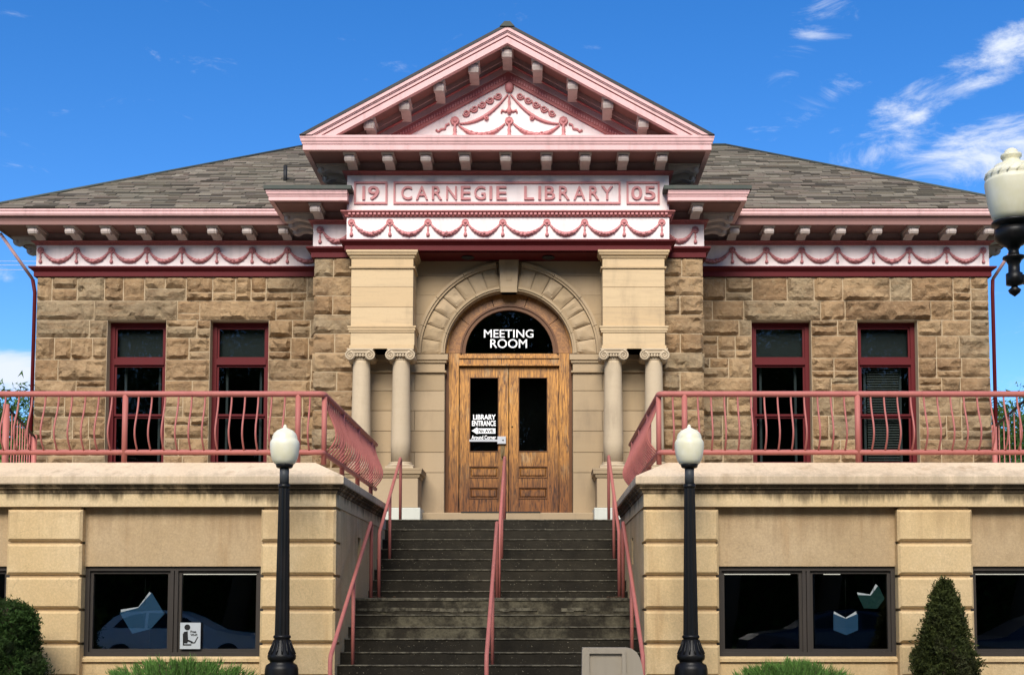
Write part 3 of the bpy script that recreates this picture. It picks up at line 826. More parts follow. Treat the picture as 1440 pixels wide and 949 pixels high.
for sx in (-1, 1):
    n = 62
    for i in range(n):
        x = sx*(.06+i*.047)
        if zt-(.56+OW)/2-ms*abs(x) < zPC1: break
        zc = zt-(.56+OW)/2-ms*abs(x); m.box(x-.012, x+.012, YF-.058, YF-.03, zc-.028, zc+.028)
stuff(m.build('egg_ornament', 'festoon_rose', LIB))
for u, v in ((713, 63), (666, 86), (617.4, 110), (569, 135), (519.7, 161), (756, 85.5), (805.6, 110), (855, 136), (904.6, 162)):
    x = PX(u, v, YF-.5); put('bracket', BR, LIB, (x, YF-.04, zt-.29-ms*max(0, abs(x)-.1)-.03), None, (1, 1, 1.35))
    if abs(x) > .2: MB().box(x-.11, x+.11, YF-.64, YF-.1, zt-.33-ms*max(0, abs(x)-.1), zt-.24-ms*(abs(x)+.06)).build('bracket_block', 'bracket_cream', LIB)
# ridge cap
m = MB(); m.prism([(-.13, zt-.065), (-.05, zt+.022), (.05, zt+.022), (.13, zt-.065)], YC-.05, 30); m.build('ridge_cap', 'dark_roof_metal', LIB)
# tympanum ornament
def T(u, v): q = P(u, v, YF-.02); return q
def orn(pts, r, name, seg=6):
    q = [T(*p) for p in pts]; MB().tube(q, r, seg).build(name, 'festoon_rose', TY)
def garland(a, b, sag, r, name='swag', n=18, lump=.2):
    pts = []; rs = []
    for i in range(n+1):
        t = i/n; u = a[0]+(b[0]-a[0])*t; v = a[1]+(b[1]-a[1])*t+sag*(1-(2*t-1)**2)
        pts.append(T(u, v)); rs.append(r*(.3+.7*math.sin(math.pi*t))*(1+lump*(i % 2)))
    m = MB().tube(pts, rs, 7)
    for i in range(2, n-1, 1): m.lathe([(rs[i]*.1, -rs[i]*.4), (rs[i]*.55, 0), (rs[i]*.1, rs[i]*.4)], (pts[i].x, pts[i].y-rs[i]*.8, pts[i].z+random.uniform(-.5, .5)*rs[i]), 5, axis='y')
    m.build(name, 'festoon_rose', TY)
for sx in (-1, 1):
    f = lambda u: 716+sx*(716-u)*-1 if sx > 0 else u
    g = lambda u: u if sx < 0 else 2*716-u
    garland((g(645), 176), (g(710), 174), 15, .045)
    # slender garland from the finial down to the side rosette
    c = []; rs = []
    for i in range(25):
        t = i/24; u = 714+(646-714)*t; v = 133+(174-133)*(1-(1-t)**2.1); c.append(T(g(u), v)); rs.append(.014+.014*math.sin(math.pi*t)*(1+.3*(i % 2)))
    MB().tube(c, rs, 6).build('garland', 'festoon_rose', TY)
    put('knot', rosette_mesh(.045), TY, T(g(684), 166))
    # running scroll
    for i in range(5):
        t = (i+.3)/5; u = 704+(648-704)*t; v = 134+(164-134)*t; pts = []
        for k in range(26):
            a = k/25*R(560)+R(200); r_ = 5.2*(1-k/25*.82); pts.append(T(g(u+math.cos(a)*r_), v-math.sin(a)*r_*.9-.5))
        MB().tube(pts, .016, 5).build('scroll', 'festoon_rose', TY)
        if i < 4:
            u2, v2 = 704+(648-704)*(i+1.3)/5, 134+(164-134)*(i+1.3)/5
            orn([(g(u-5), v-1), (g(u-7), v+4), (g((u+u2)/2-3), (v+v2)/2+3.4), (g(u2+5), v2-1)], .013, 'scroll_stem')
    rr = T(g(639.7), 170.3); put('rosette', rosette_mesh(.085), TY, rr); put('tassel', tassel_mesh(.3, .06), TY, (rr.x, rr.y, rr.z-.06))
    orn([(g(632), 174), (g(627), 176), (g(626), 181), (g(620), 182), (g(617), 185), (g(613), 183)], .02, 'ribbon')
    orn([(g(716), 153), (g(711), 157), (g(706), 155), (g(705), 158.5)], .02, 'ribbon')
rr = T(716, 170.5); put('rosette', rosette_mesh(.08), TY, rr); put('tassel', tassel_mesh(.3, .06), TY, (rr.x, rr.y, rr.z-.06))
rr = T(716, 135); put('tassel', tassel_mesh(.34, .045), TY, rr)
rr = T(716, 123.5); MB().lathe([(.02, -.09), (.06, -.07), (.085, 0), (.075, .05), (.03, .09)], (0, -.01, 0), 14, .1).build('finial', 'festoon_rose', TY, rr)

# --- smooth ashlar piers and paired columns
zK = [PZ(v, YF) for v in (350, 363, 375.5, 377.5, 404, 432, 459, 467.5, 490.5)]
for sx in (-1, 1):
    xa, xb = (PX(493, 410, YF), PX(579.5, 410, YF)); xa, xb = ((xa-.0+PX(934, 410, YF)*-1)/2, (xb-PX(846, 410, YF))/2)
    if sx > 0: xa, xb = -xb, -xa
    pr = put('portico_pier', None, LIB, ((xa+xb)/2, YF, zK[8]))
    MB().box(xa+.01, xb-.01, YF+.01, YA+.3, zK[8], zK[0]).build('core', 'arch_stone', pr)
    pp = [(xb, YA+.02), (xb, YF), (xa, YF), (xa, YA-.3)]
    z0, z1 = zK[1], zA0+.005
    MB().sweep(pp, [(-.02, z0), (.02, z0), (.03, z0+.04), (.06, z0+.05), (.07, z1-.05), (.085, z1-.04), (.085, z1), (-.02, z1)]).build('pier_capital', 'pier_stone', pr)
    MB().cbox(xa, xb, YF, YA+.3, zK[2], zK[1]-.002, .004).build('necking', 'pier_stone', pr)
    MB().sweep(pp, [(-.02, zK[3]), (.03, zK[3]), (.035, zK[2]), (-.02, zK[2])]).build('bead', 'pier_stone', pr)
    for a, b in ((4, 3), (5, 4), (6, 5)): MB().cbox(xa, xb, YF+random.uniform(0, .004), YA+.3, zK[a]+.003, zK[b]-.003, .005).build('block', 'pier_stone', pr)
    MB().sweep(pp, [(-.02, zK[7]), (.03, zK[7]), (.03, zK[7]+.03), (.045, zK[7]+.035), (.045, zK[6]-.03), (.06, zK[6]-.025), (.06, zK[6]), (-.02, zK[6])]).build('pier_base', 'pier_stone', pr)
    MB().cbox(xa-.0, xb+.03*(sx < 0), YF-.012, YA+.3, zK[8]+.06, zK[7]-.002, .006).build('architrave_block', 'pier_stone', pr)
    MB().box(xa-.02, xb+.02, YF-.03, YA+.3, zK[8], zK[8]+.06).build('abutment', 'pier_stone', pr)
    # columns
    zc1 = zK[8]; zc0 = PZ(659, YF-.05)
    for u in ((508.2, 564.2) if sx < 0 else (862.2, 919.5)):
        cx = PX(u, 560, YF+.17); cyy = YF+.16; c = put('column', None, LIB, (cx, cyy, zc0)); h = zc1-zc0
        MB().lathe([(.175, .13), (.178, .5), (.172, .9), (.155, h-.25), (.153, h-.2)], (0, 0, 0), 28).build('shaft', 'column_stone', c, (cx, cyy, zc0))
        m = MB(); m.lathe([(.235, .045), (.25, .065), (.235, .09), (.205, .095), (.205, .105), (.215, .118), (.2, .132), (.178, .135)], (0, 0, 0), 28); m.box(-.25, .25, -.25, .25, 0, .045)
        m.build('base', 'column_stone', c, (cx, cyy, zc0))
        m = MB(); m.lathe([(.153, h-.2), (.165, h-.19), (.165, h-.175), (.153, h-.17), (.19, h-.09), (.2, h-.07)], (0, 0, 0), 24)
        m.box(-.21, .21, -.2, .2, h-.06, h-.03); m.box(-.235, .235, -.22, .22, h-.03, h)
        for s2 in (-1, 1):
            for fy in (-.215,):
                pts = []; rs = []
                for k in range(40):
                    a = k/39*R(760); r_ = .088*(1-k/39*.85); pts.append((s2*(.175+0)+s2*math.sin(a)*r_, fy, h-.125+math.cos(a)*r_)); rs.append(.017*(1-k/39*.4))
                m.tube(pts, rs, 6)
            m.tube([(s2*.175, -.21, h-.125), (s2*.175, -.1, h-.125), (s2*.175, 0, h-.125), (s2*.175, .1, h-.125), (s2*.175, .2, h-.125)], [.092, .07, .055, .07, .092], 16)
        m.prism([(-.2, h-.06), (.2, h-.06), (.2, h-.085), (-.2, h-.085)], -.215, .2)
        for k in range(5): m.lathe([(.02, -.03), (.028, 0), (.01, .03)], (-.1+k*.05, -.19, h-.12), 8)
        m.build('capital', 'column_stone', c, (cx, cyy, zc0))
    # pedestal
    xp = PX(587.5, 690, YF-.15) if sx < 0 else PX(839.5, 690, YF-.15); xo = sx*HP*.86
    z0, z1 = zFloor, zc0; q0 = PZ(671, YF-.15)
    pp = [(xp, YA+.02), (xp, YF-.12), (xo, YF-.12), (xo, YA)] if sx < 0 else [(xo, YA+.02), (xo, YF-.12), (xp, YF-.12), (xp, YA)]
    pd = put('column_pedestal', None, LIB, ((xp+xo)/2, YF, z0))
    a, b = sorted((xp, xo)); MB().cbox(a, b, YF-.12, YA+.3, PZ(713.5, YF-.15), q0, .01).build('die', 'arch_stone', pd)
    MB().sweep(pp, [(-.05, q0), (.015, q0), (.03, q0+.03), (.03, q0+.05), (.06, q0+.065), (.07, z1-.03), (.075, z1-.03), (.075, z1), (-.05, z1)]).build('pedestal_cap', 'arch_stone', pd)
    MB().box(a-.02, b+.02, YF-.12, YF+.5, q0+.01, z1-.003).build('slab', 'arch_stone', pd)
    MB().cbox(a-.05, b+.05, YF-.19, YA+.3, z0, PZ(713.5, YF-.19), .012).build('plinth', 'white_paint', pd)

# --- arch wall
AC = P(715.5, 497.5, YA); acx, acz = 0.0, AC.z; acx = (PX(586, 497, YA)+PX(845, 497, YA))/2
sc = YA/F*1.0; r0, r1, r2, r3 = 91*YA/F/1.0, 96.5*YA/F, 125*YA/F, 132*YA/F
zTop = zA0
AW = put('arch_wall', None, LIB, (acx, YA, zFloor))
xh = HP-.3
# backing wall with arched opening, built as strips
m = MB(); n = 28; op = [(acx+r0*math.cos(R(180-180*i/n)), acz+r0*math.sin(R(180-180*i/n))) for i in range(n+1)]
for (xa, za), (xb, zb) in zip(op[:-1], op[1:]): m.prism([(xa, za), (xb, zb), (xb, zTop), (xa, zTop)], YA+.04, YA+.5)
m.box(-xh, acx-r0, YA+.04, YA+.5, zFloor, zTop); m.box(acx+r0, xh, YA+.04, YA+.5, zFloor, zTop); m.build('backing', 'mortar', AW)
# blocks outside the archivolt
zs = [PZ(v, YA) for v in (358, 388, 415, 442, 469, 497)]
for i in range(5):
    zhi, zlo = zs[i], zs[i+1]
    for sx in (-1, 1):
        k = 6; poly = []
        for j in range(k+1):
            z = zlo+(zhi-zlo)*j/k; dz = z-acz; rr_ = r3-.005; xi = math.sqrt(max(rr_*rr_-dz*dz, 0)) if dz < rr_ else 0.0
            poly.append((acx+sx*max(xi, .16), z))
        xo = sx*xh; cut = sx*(1.05 if i == 0 else 9)
        pts = poly+[(xo, zhi-.004), (xo, zlo+.004)]
        pts = [(x, min(z, zhi-.004)) for x, z in pts]
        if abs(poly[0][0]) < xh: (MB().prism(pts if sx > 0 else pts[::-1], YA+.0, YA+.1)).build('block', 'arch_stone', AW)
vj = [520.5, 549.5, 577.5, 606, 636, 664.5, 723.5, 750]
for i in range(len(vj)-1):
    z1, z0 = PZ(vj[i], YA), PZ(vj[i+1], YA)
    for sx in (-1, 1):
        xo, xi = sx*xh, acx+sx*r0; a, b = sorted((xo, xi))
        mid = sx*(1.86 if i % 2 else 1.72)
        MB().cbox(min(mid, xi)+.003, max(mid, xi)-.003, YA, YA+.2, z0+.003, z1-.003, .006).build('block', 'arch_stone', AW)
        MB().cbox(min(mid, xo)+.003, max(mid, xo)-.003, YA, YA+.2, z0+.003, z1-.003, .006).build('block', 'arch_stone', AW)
for sx in (-1, 1):    # impost
    pp = [(acx-r0+.0, YA+.15), (acx-r0, YA-.02), (-xh, YA-.02)] if sx < 0 else [(xh, YA-.02), (acx+r0, YA-.02), (acx+r0, YA+.15)]
    z1, zm, z0 = PZ(497.5, YA-.1), PZ(509, YA-.1), PZ(523, YA)
    MB().sweep(pp, [(-.15, z0+.02), (.0, z0+.02), (.0, zm), (.03, zm), (.035, zm+.04), (.06, zm+.05), (.06, z1), (-.15, z1)]).build('impost', 'arch_stone', AW)
    MB().sweep(pp, [(-.15, z0-.015), (.03, z0-.015), (.03, z0+.02), (-.15, z0+.02)]).build('impost_bead', 'arch_stone', AW)
def ring(ra, rb, y0, y1, a0, a1, n=6, split=None):
    pts = arc(acx, acz, ra, a0, a1, n)+arc(acx, acz, rb, a1, a0, n); return MB().prism(pts, y0, y1)
ka = 8.0
rng = [ka+ (90-ka)/8*i for i in range(9)]
for sx in (-1, 1):
    for i in range(8):
        a0, a1 = 90-sx*rng[i], 90-sx*rng[i+1]; g = .25*sx
        a0 -= g; a1 += g
        # rough voussoir
        nx, nr = 7, 7; vs = []; sd_ = random.uniform(0, 99)
        for j in range(nr+1):
            for k in range(nx+1):
                r_ = r1+.006+(r2-r1-.012)*j/nr; a = R(a0+(a1-a0)*k/nx); e = min(j, nr-j, k, nx-k)/2.5; e = min(1, e); e = e*(2-e)
                x, z = acx+r_*math.cos(a), acz+r_*math.sin(a); rough = .02+.02*(i > 1)
                d = e*rough*(.5+1.6*abs(noise.noise((x*3+sd_, 2, z*3)))+.4*noise.noise((x*9, sd_, z*9))); vs.append((x, YA-.0-d, z))
        fs = [(j*(nx+1)+k, j*(nx+1)+k+1, (j+1)*(nx+1)+k+1, (j+1)*(nx+1)+k) for j in range(nr) for k in range(nx)]
        mm = MB().add(vs, fs); pts = arc(acx, acz, r1+.006, a0, a1, 7)+arc(acx, acz, r2-.006, a1, a0, 7); mm.prism(pts, YA+.001, YA+.1)
        mm.build('voussoir', 'arch_stone', AW)
for sx in (-1, 1):
    st = [ka, 30, 52, 72, 90]
    for i in range(4):
        a0, a1 = 90-sx*(st[i]+.15), 90-sx*(st[i+1]-.15)
        mm = ring(r2, r3-.05, YA-.045, YA+.1, a0, a1, 8); mm.prism(arc(acx, acz, r3-.05, a0, a1, 8)+arc(acx, acz, r3, a1, a0, 8), YA-.07, YA+.1); mm.build('hood_mould', 'arch_stone', AW)
        mm = ring(r0, r0+.03, YA-.045, YA+.4, a0, a1, 8); mm.prism(arc(acx, acz, r0+.03, a0, a1, 8)+arc(acx, acz, r1, a1, a0, 8), YA-.07, YA+.1); mm.build('archivolt', 'arch_stone', AW)
# keystone
kz0, kz1 = PZ(410, YA-.15), PZ(361, YA-.15)
KS = MB().prism([(acx-.145, kz0), (acx+.145, kz0), (acx+.185, kz1), (acx-.185, kz1)], YA-.1, YA+.1).build('keystone', 'arch_stone', AW)
MB().prism([(acx-.05, kz0+.22), (acx+.05, kz0+.22), (acx+.06, kz1-.12), (acx-.06, kz1-.12)], YA-.11, YA-.09).build('keystone_panel', 'arch_stone', AW)
MB().box(acx-.15, acx+.15, YA-.105, YA+.1, kz0-.0, kz0+.1).build('keystone_foot', 'arch_stone', AW)
for u in (658, 771): p = P(u, 354, YA-.25); MB().lathe([(.1, 0), (.12, -.015), (.12, -.02), (.1, -.03)], (0, 0, 0), 20).build('ceiling_lamp', 'dark_metal', LIB, (p.x, YA-.3, zA0-.02))
# --- oak door with arched transom
YD = YA+.2
DX = lambda u, v=600: PX(u, v, YD)
DZ = lambda v: PZ(v, YD)
DF = put('door_surround', None, LIB, (acx, YD, zFloor))
dcx = (DX(652.6)+DX(779.3))/2; k_ = YD/F; zsp = DZ(497)
q0, q1, q2, q3 = 62.5*k_, 67.5*k_, 70*k_, 90*k_
def wring(ra, rb, y0, y1, name, a0=0, a1=180, mat='oak_arch', n=24):
    MB().prism(arc(dcx, zsp, ra, a0, a1, n)+arc(dcx, zsp, rb, a1, a0, n), y0, y1).build(name, mat, DF)
wring(q0, q1, YD-.01, YD+.14, 'glazing_bead', mat='oak_moulding')
wring(q1, q2, YD-.035, YD+.14, 'moulding', mat='oak_moulding')
for i in range(5): wring(q2, q3-.04, YD+.0, YD+.14, 'arch_board', i*36+.3, (i+1)*36-.3, n=8)
wring(q3-.04, q3+.02, YD-.03, YD+.14, 'outer_moulding', mat='oak')
zd0 = DZ(723)
for sx in (-1, 1):
    a, b = (DX(628.3), DX(645)) if sx < 0 else (DX(786.5), DX(803))
    MB().box(a, b, YD, YD+.14, zd0, zsp).build('jamb', 'oak', DF)
    MB().box(*((a-.02, a+.035) if sx < 0 else (b-.035, b+.02)), YD-.03, YD, zd0, zsp).build('jamb_moulding', 'oak_moulding', DF)
m = MB(); m.box(DX(645), DX(786.5), YD-.0, YD+.14, DZ(514.5), DZ(497.2)); m.box(DX(645), DX(786.5), YD-.03, YD, DZ(504), DZ(500.5)); m.box(DX(645), DX(786.5), YD-.04, YD, DZ(514.5), DZ(512.5)); m.build('transom_bar', 'oak', DF)
MB().prism(arc(dcx, zsp, q0+.01, 0, 180, 28), YD+.06, YD+.066).build('fanlight_pane', 'window_glass', DF)
me = text_mesh('MEETING', 'letter_white', DZ(462.5)-DZ(474), .004, .006, DX(750)-DX(680)); put('lettering', me, DF, ((DX(680)+DX(750))/2, YD+.05, DZ(474)))
me = text_mesh('ROOM', 'letter_white', DZ(476)-DZ(488.5), .004, .006, DX(741)-DX(689)); put('lettering', me, DF, ((DX(689)+DX(741))/2, YD+.05, DZ(488.5)))
YL_ = YD+.05
for sx, (u0, u1), (g0, g1) in ((-1, (645.6, 715), (660, 701)), (1, (715.6, 786), (729, 770))):
    lf = put('door_leaf', None, LIB, (DX((u0+u1)/2), YL_, zd0))
    zt_, zb_ = DZ(515.5), zd0+.005; gz1, gz0 = DZ(530), DZ(634.5); a, b, c, d = DX(u0)+.003, DX(u1)-.003, DX(g0), DX(g1)
    fr_ = [(a, c, zb_, zt_), (d, b, zb_, zt_)]
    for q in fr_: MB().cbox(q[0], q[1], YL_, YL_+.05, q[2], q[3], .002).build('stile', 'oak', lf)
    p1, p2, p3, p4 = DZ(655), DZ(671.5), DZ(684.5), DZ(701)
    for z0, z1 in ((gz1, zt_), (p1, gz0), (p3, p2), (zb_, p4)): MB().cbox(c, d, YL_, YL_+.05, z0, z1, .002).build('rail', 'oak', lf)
    for z0, z1 in ((p2, p1), (p4, p3)):
        MB().box(c, d, YL_+.025, YL_+.045, z0, z1).build('panel_bed', 'oak', lf)
        MB().cbox(c+.03, d-.03, YL_+.004, YL_+.026, z0+.035, z1-.035, .018).build('panel', 'oak', lf)
        t = .014; mm = MB(); mm.box(c, d, YL_-.008, YL_+.02, z1-t, z1); mm.box(c, d, YL_-.012, YL_+.02, z0, z0+t); mm.box(c, c+t, YL_-.008, YL_+.02, z0+t, z1-t); mm.box(d-t, d, YL_-.008, YL_+.02, z0+t, z1-t); mm.build('panel_moulding', 'oak_moulding', lf)
    MB().box(c, d, YL_+.02, YL_+.026, gz0, gz1).build('pane', 'window_glass', lf)
    mm = MB(); t = .012; mm.box(c, c+t, YL_-.006, YL_+.02, gz0, gz1); mm.box(d-t, d, YL_-.006, YL_+.02, gz0, gz1); mm.box(c, d, YL_-.006, YL_+.02, gz1-t, gz1); mm.box(c, d, YL_-.01, YL_+.02, gz0-.004, gz0+t); mm.build('glazing_bead', 'oak_moulding', lf)
    if sx < 0:
        def ltr(s, a, b, v1, v0, mat='letter_white', y=.012, bold=.03):
            me = text_mesh(s, mat, DZ(v1)-DZ(v0), .003, bold, DX(b)-DX(a)); put('lettering', me, lf, ((DX(a)+DX(b))/2, YL_+y, DZ(v0)))
        ltr('LIBRARY', 665, 697, 582, 589.2, bold=.03); ltr('ENTRANCE', 663.5, 697, 590.5, 598.3, bold=.03); ltr('Around Corner', 662.8, 697.3, 611.3, 616.8, bold=.02)
        ah = [(663, 604.8), (671, 599.8), (671, 601.5), (696.5, 601.5), (696.5, 608.7), (671, 608.7), (671, 610)]
        MB().prism([(DX(u), DZ(v)) for u, v in ah], YL_+.011, YL_+.014).build('arrow_sticker', 'letter_white', lf)
        ltr('7th AVE.', 671.5, 695, 602.8, 607.6, 'dark_metal', .0095, .03)
        MB().box(c, d, YL_-.03, YL_-.005, DZ(620.5), DZ(617.5)).build('push_bar', 'steel', lf)
        m = MB(); m.cbox(DX(699.5), DX(711.5), YL_-.06, YL_, DZ(624), DZ(613.5), .006); m.build('lock_box', 'steel', lf); MB().lathe([(.014, 0), (.012, .01)], (0, 0, 0), 10, axis='y').build('keyhole', 'dark_metal', lf, (DX(707.5), YL_-.061, DZ(618.7)))
        m = MB(); m.box(DX(704), DX(709.5), YL_-.01, YL_, DZ(646), DZ(626)); m.tube([(DX(706.5), YL_-.01, DZ(630)), (DX(706.5), YL_-.06, DZ(632)), (DX(706.5), YL_-.06, DZ(641)), (DX(706.5), YL_-.01, DZ(643))], .012, 8); m.build('handle', 'brass', lf)
    else: MB().lathe([(.018, 0), (.014, .02)], (0, 0, 0), 10, axis='y').build('knob', 'brass', lf, (DX(720), YL_, DZ(599)))
sill = MB(); sill.cbox(-1.72, 1.72, YA-.42, YA+.4, zFloor-.1, zd0-.012, .012); sill.build('door_sill', 'arch_stone', LIB)
tag(MB().box(DX(652), DX(760), YA-.43, YA+.12, zd0-.012, zd0+.006).build('doormat', 'dark_metal'), 'thin dark mat lying on the stone sill in front of the oak door', 'doormat')
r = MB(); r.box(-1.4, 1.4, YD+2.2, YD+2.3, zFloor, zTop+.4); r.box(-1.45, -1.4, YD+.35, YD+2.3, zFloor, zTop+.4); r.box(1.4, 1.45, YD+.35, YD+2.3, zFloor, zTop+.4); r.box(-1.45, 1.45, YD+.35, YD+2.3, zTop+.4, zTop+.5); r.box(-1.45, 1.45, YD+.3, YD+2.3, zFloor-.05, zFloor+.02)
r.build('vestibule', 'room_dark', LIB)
# downspouts and little side pieces
def dspout(side):
    if side < 0:
        a = P(0, 328, YW-.35); b = P(46, 393, YW+.15); xb = PX(46.5, 500, YW+.2)
    else:
        a = P(1432, 338, YW-.35); b = P(1396, 393, YW+.15); xb = PX(1398, 500, YW+.2)
    m = MB().tube([tuple(a), tuple(b)], .032, 8); m.build('downspout', 'pink_trim', LIB)
    m = MB().tube([tuple(b), (xb, YW+.2, b.z-.25), (xb, YW+.2, zFloor)], .038, 8); m.build('downpipe', 'maroon', LIB)
dspout(-1); dspout(1)

# ------------------------------------------------------------------ BASEMENT WINGS (terrace podium)
zL0, zL1, zL2, zL3, zL4, zL5 = PZ(712, YB), PZ(689, YB-.05), PZ(679, YB-.08), PZ(668.5, YB-.08), PZ(650.3, YB+.3), PZ(650.3, YB+.3)
zWin1, zWin0 = PZ(796, YB+.15), PZ(922.5, YB+.15)
zG = [zL0, PZ(762, YB), PZ(809, YB), PZ(856.5, YB), PZ(904.5, YB), PZ(952, YB), PZ(1000, YB), .0]
XI, PW, BAY = 1.78, .865, 2.07
BLUE = ['stucco basement wing left of the stairs with capped terrace wall', 'stucco basement wing right of the stairs with capped terrace wall']
for sx in (-1, 1):
    bw = thing('basement_wing', BLUE[sx > 0], 'podium', (sx*6, YB, 0))
    path = [(-XI, 18.8), (-XI, YB), (-12.3, YB), (-12.3, 24)] if sx < 0 else [(12.3, 24), (12.3, YB), (XI, YB), (XI, 18.8)]
    MB().sweep(path, [(-.5, zL0), (.0, zL0), (.0, zL1-.03), (-.5, zL1-.03)]).build('band_course', 'stucco_band', bw)
    MB().sweep(path, [(-.5, zL1-.03), (.012, zL1-.03), (.02, zL1), (.05, zL1+.02), (.05, zL2-.045), (.075, zL2-.03), (.075, zL2-.012), (-.5, zL2-.012)]).build('cap_moulding', 'stucco_mould', bw)
    MB().sweep(path, [(-.5, zL2-.012), (.095, zL2-.012), (.10, zL2), (.10, zL3-.01), (.09, zL3), (-.3, zL4), (-.62, zL4), (-.62, zL2-.012)]).build('coping', 'stucco_cap', bw)
    # side wall, terrace floor
    xs_ = sorted((sx*(XI+.012), sx*(XI+.34)))
    nz0 = PZ(793, 16.6); nz1 = PZ(756, 16.6); ny = (16.45, 16.75)
    m = MB(); m.box(*xs_, YB+.4, ny[0], 0, zL0); m.box(*xs_, ny[1], 20, 0, zL0); m.box(*xs_, *ny, 0, nz0); m.box(*xs_, *ny, nz1, zL0)
    m.build('side_wall', 'stucco', bw)
    m = MB(); m.box(*sorted((sx*(XI+.12), sx*(XI+.33))), *ny, nz0, nz1); m.build('step_light', 'room_dark', bw)
    m = MB(); t = .02; m.box(*sorted((sx*(XI+.025), sx*(XI+.06))), ny[0]-.02, ny[1]+.02, nz1, nz1+.04); m.build('step_light_hood', 'bronze_frame', bw)
    MB().box(*sorted((sx*XI*1.02, sx*12.28)), YB+.55, YW+.1, zFloor-.3, zFloor).build('terrace_floor', 'terrace_floor', bw)
    MB().box(*sorted((sx*12.3, sx*12.0)), YB+.3, 24, 0, zL0).build('end_wall', 'stucco', bw)
    # pilasters of grooved blocks
    x = XI; bays = []
    while x < 12.2:
        x1 = min(x+PW, 12.3); a, b = sorted((sx*x, sx*x1)); first = x == XI
        MB().box(a+.03, b-.03, YB+.045, YB+.5, 0, zL0-.002).build('pilaster_core', 'stucco_mould', bw)
        for i in range(len(zG)-1):
            z1, z0 = zG[i]-(.02 if i else .035), zG[i+1]+.012
            MB().cbox(a, b, YB+random.uniform(0, .003), YB+.42 if first else YB+.3, z0, z1, .028).build('pilaster_block', 'stucco', bw)
        if x1+BAY < 12.3: bays.append((x1, x1+BAY))
        x += PW+BAY
    for bi, (xa, xb) in enumerate(bays):
        a, b = sorted((sx*xa, sx*xb)); yb = YB+.13
        MB().box(a-.01, b+.01, yb, yb+.25, zWin1, zL0-.004).build('panel', 'stucco_panel', bw)
        MB().box(a-.01, b+.01, yb, yb+.25, 0, zWin0-.06).build('apron', 'stucco', bw)
        MB().prismx([(yb-.03, zWin0-.06), (yb+.25, zWin0-.06), (yb+.25, zWin0), (yb+.02, zWin0), (yb-.03, zWin0-.025)], a+.002, b-.002).build('sill', 'stucco', bw)
        if bi < 3:
            w = put('window', None, bw, ((a+b)/2, yb, zWin0)); t = .05; y0 = yb+.03; xm = (a+b)/2
            m = MB(); m.box(a, b, y0, y0+.12, zWin1-t, zWin1-.001); m.box(a, b, y0, y0+.12, zWin0+.001, zWin0+t); m.box(a, a+t, y0, y0+.12, zWin0+t, zWin1-t); m.box(b-t, b, y0, y0+.12, zWin0+t, zWin1-t)
            m.box(xm-.045, xm-.006, y0, y0+.12, zWin0+t, zWin1-t); m.box(xm+.006, xm+.045, y0, y0+.12, zWin0+t, zWin1-t); m.box(xm-.006, xm+.006, y0+.03, y0+.12, zWin0+t, zWin1-t); m.build('frame', 'bronze_frame', w)
            m = MB(); t2 = .035
            for c, d in ((a+t, xm-.045), (xm+.045, b-t)):
                for q in ((c, d, zWin0+t, zWin0+t+t2), (c, d, zWin1-t-t2, zWin1-t), (c, c+t2, zWin0+t+t2, zWin1-t-t2), (d-t2, d, zWin0+t+t2, zWin1-t-t2)): m.box(q[0], q[1], y0+.03, y0+.09, q[2], q[3])
                MB().box(c+t2, d-t2, y0+.055, y0+.061, zWin0+t+t2, zWin1-t-t2).build('pane', 'double_glass', w)
            m.build('casement', 'bronze_frame', w)
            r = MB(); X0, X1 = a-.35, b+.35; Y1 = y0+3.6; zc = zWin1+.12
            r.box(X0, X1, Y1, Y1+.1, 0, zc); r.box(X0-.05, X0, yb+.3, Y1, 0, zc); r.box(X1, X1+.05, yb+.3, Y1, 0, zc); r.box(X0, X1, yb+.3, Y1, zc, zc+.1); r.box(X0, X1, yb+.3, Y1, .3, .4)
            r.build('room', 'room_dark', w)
            if not (sx < 0 and bi > 0):
                m = MB()
                for tx, ty, L_ in (((a+.85, y0+.55, 1.1), (a+1.45, y0+.9, .8)) if sx < 0 else ((a+.15, y0+.5, .8), (a+.15, y0+.8, .8), (a+1.4, y0+.7, .2))): m.box(tx, min(tx+L_, b-.1), ty, ty+.035, PZ(807.5, ty), PZ(806, ty))
                m.build('ceiling_lamp', 'tube_light', w)
# things in the basement windows
def book(u, v, w, h, ang, spread, mat, label, Y=YB+.245):
    c = P(u, v, Y); t = thing('paper_book', label, 'paper decoration', tuple(c))
    for s in (-1, 1):
        A = R(spread)*s; ca, sa = math.cos(R(ang)), math.sin(R(ang))
        def Q(x, z, y=0):
            X = s*x*math.cos(A); Yy = x*abs(math.sin(A))*.35; Z = z+x*math.sin(abs(A))
            return (c.x+X*ca-Z*sa, c.y+Yy+y, c.z+X*sa+Z*ca)
        MB().add([Q(0,-h/2), Q(w,-h/2), Q(w,h/2), Q(0,h/2), Q(0,-h/2,.01), Q(w,-h/2,.01), Q(w,h/2,.01), Q(0,h/2,.01)], [(0,1,2,3),(4,5,6,7),(0,1,5,4),(1,2,6,5),(2,3,7,6),(3,0,4,7)]).build('cover', mat, t, )
        MB().add([Q(.0,h/2-.01,.012), Q(w*.96,h/2-.01,.012), Q(w*.9,h/2+.035,.03), Q(.0,h/2+.012,.03)], [(0,1,2,3)]).build('page_edge', 'paper_white', t)
    MB().tube([(c.x, c.y+.01, c.z+h/2), (c.x, c.y+.01, zWin1+.1)], .002, 4).build('string', 'dark_metal', t)
book(203, 869, .23, .29, 32, 18, 'paper_blue', 'tilted blue open paper book hanging behind the left basement window')
book(1190, 881, .155, .19, 0, 22, 'paper_blue', 'blue open paper book hanging low behind the right basement window')
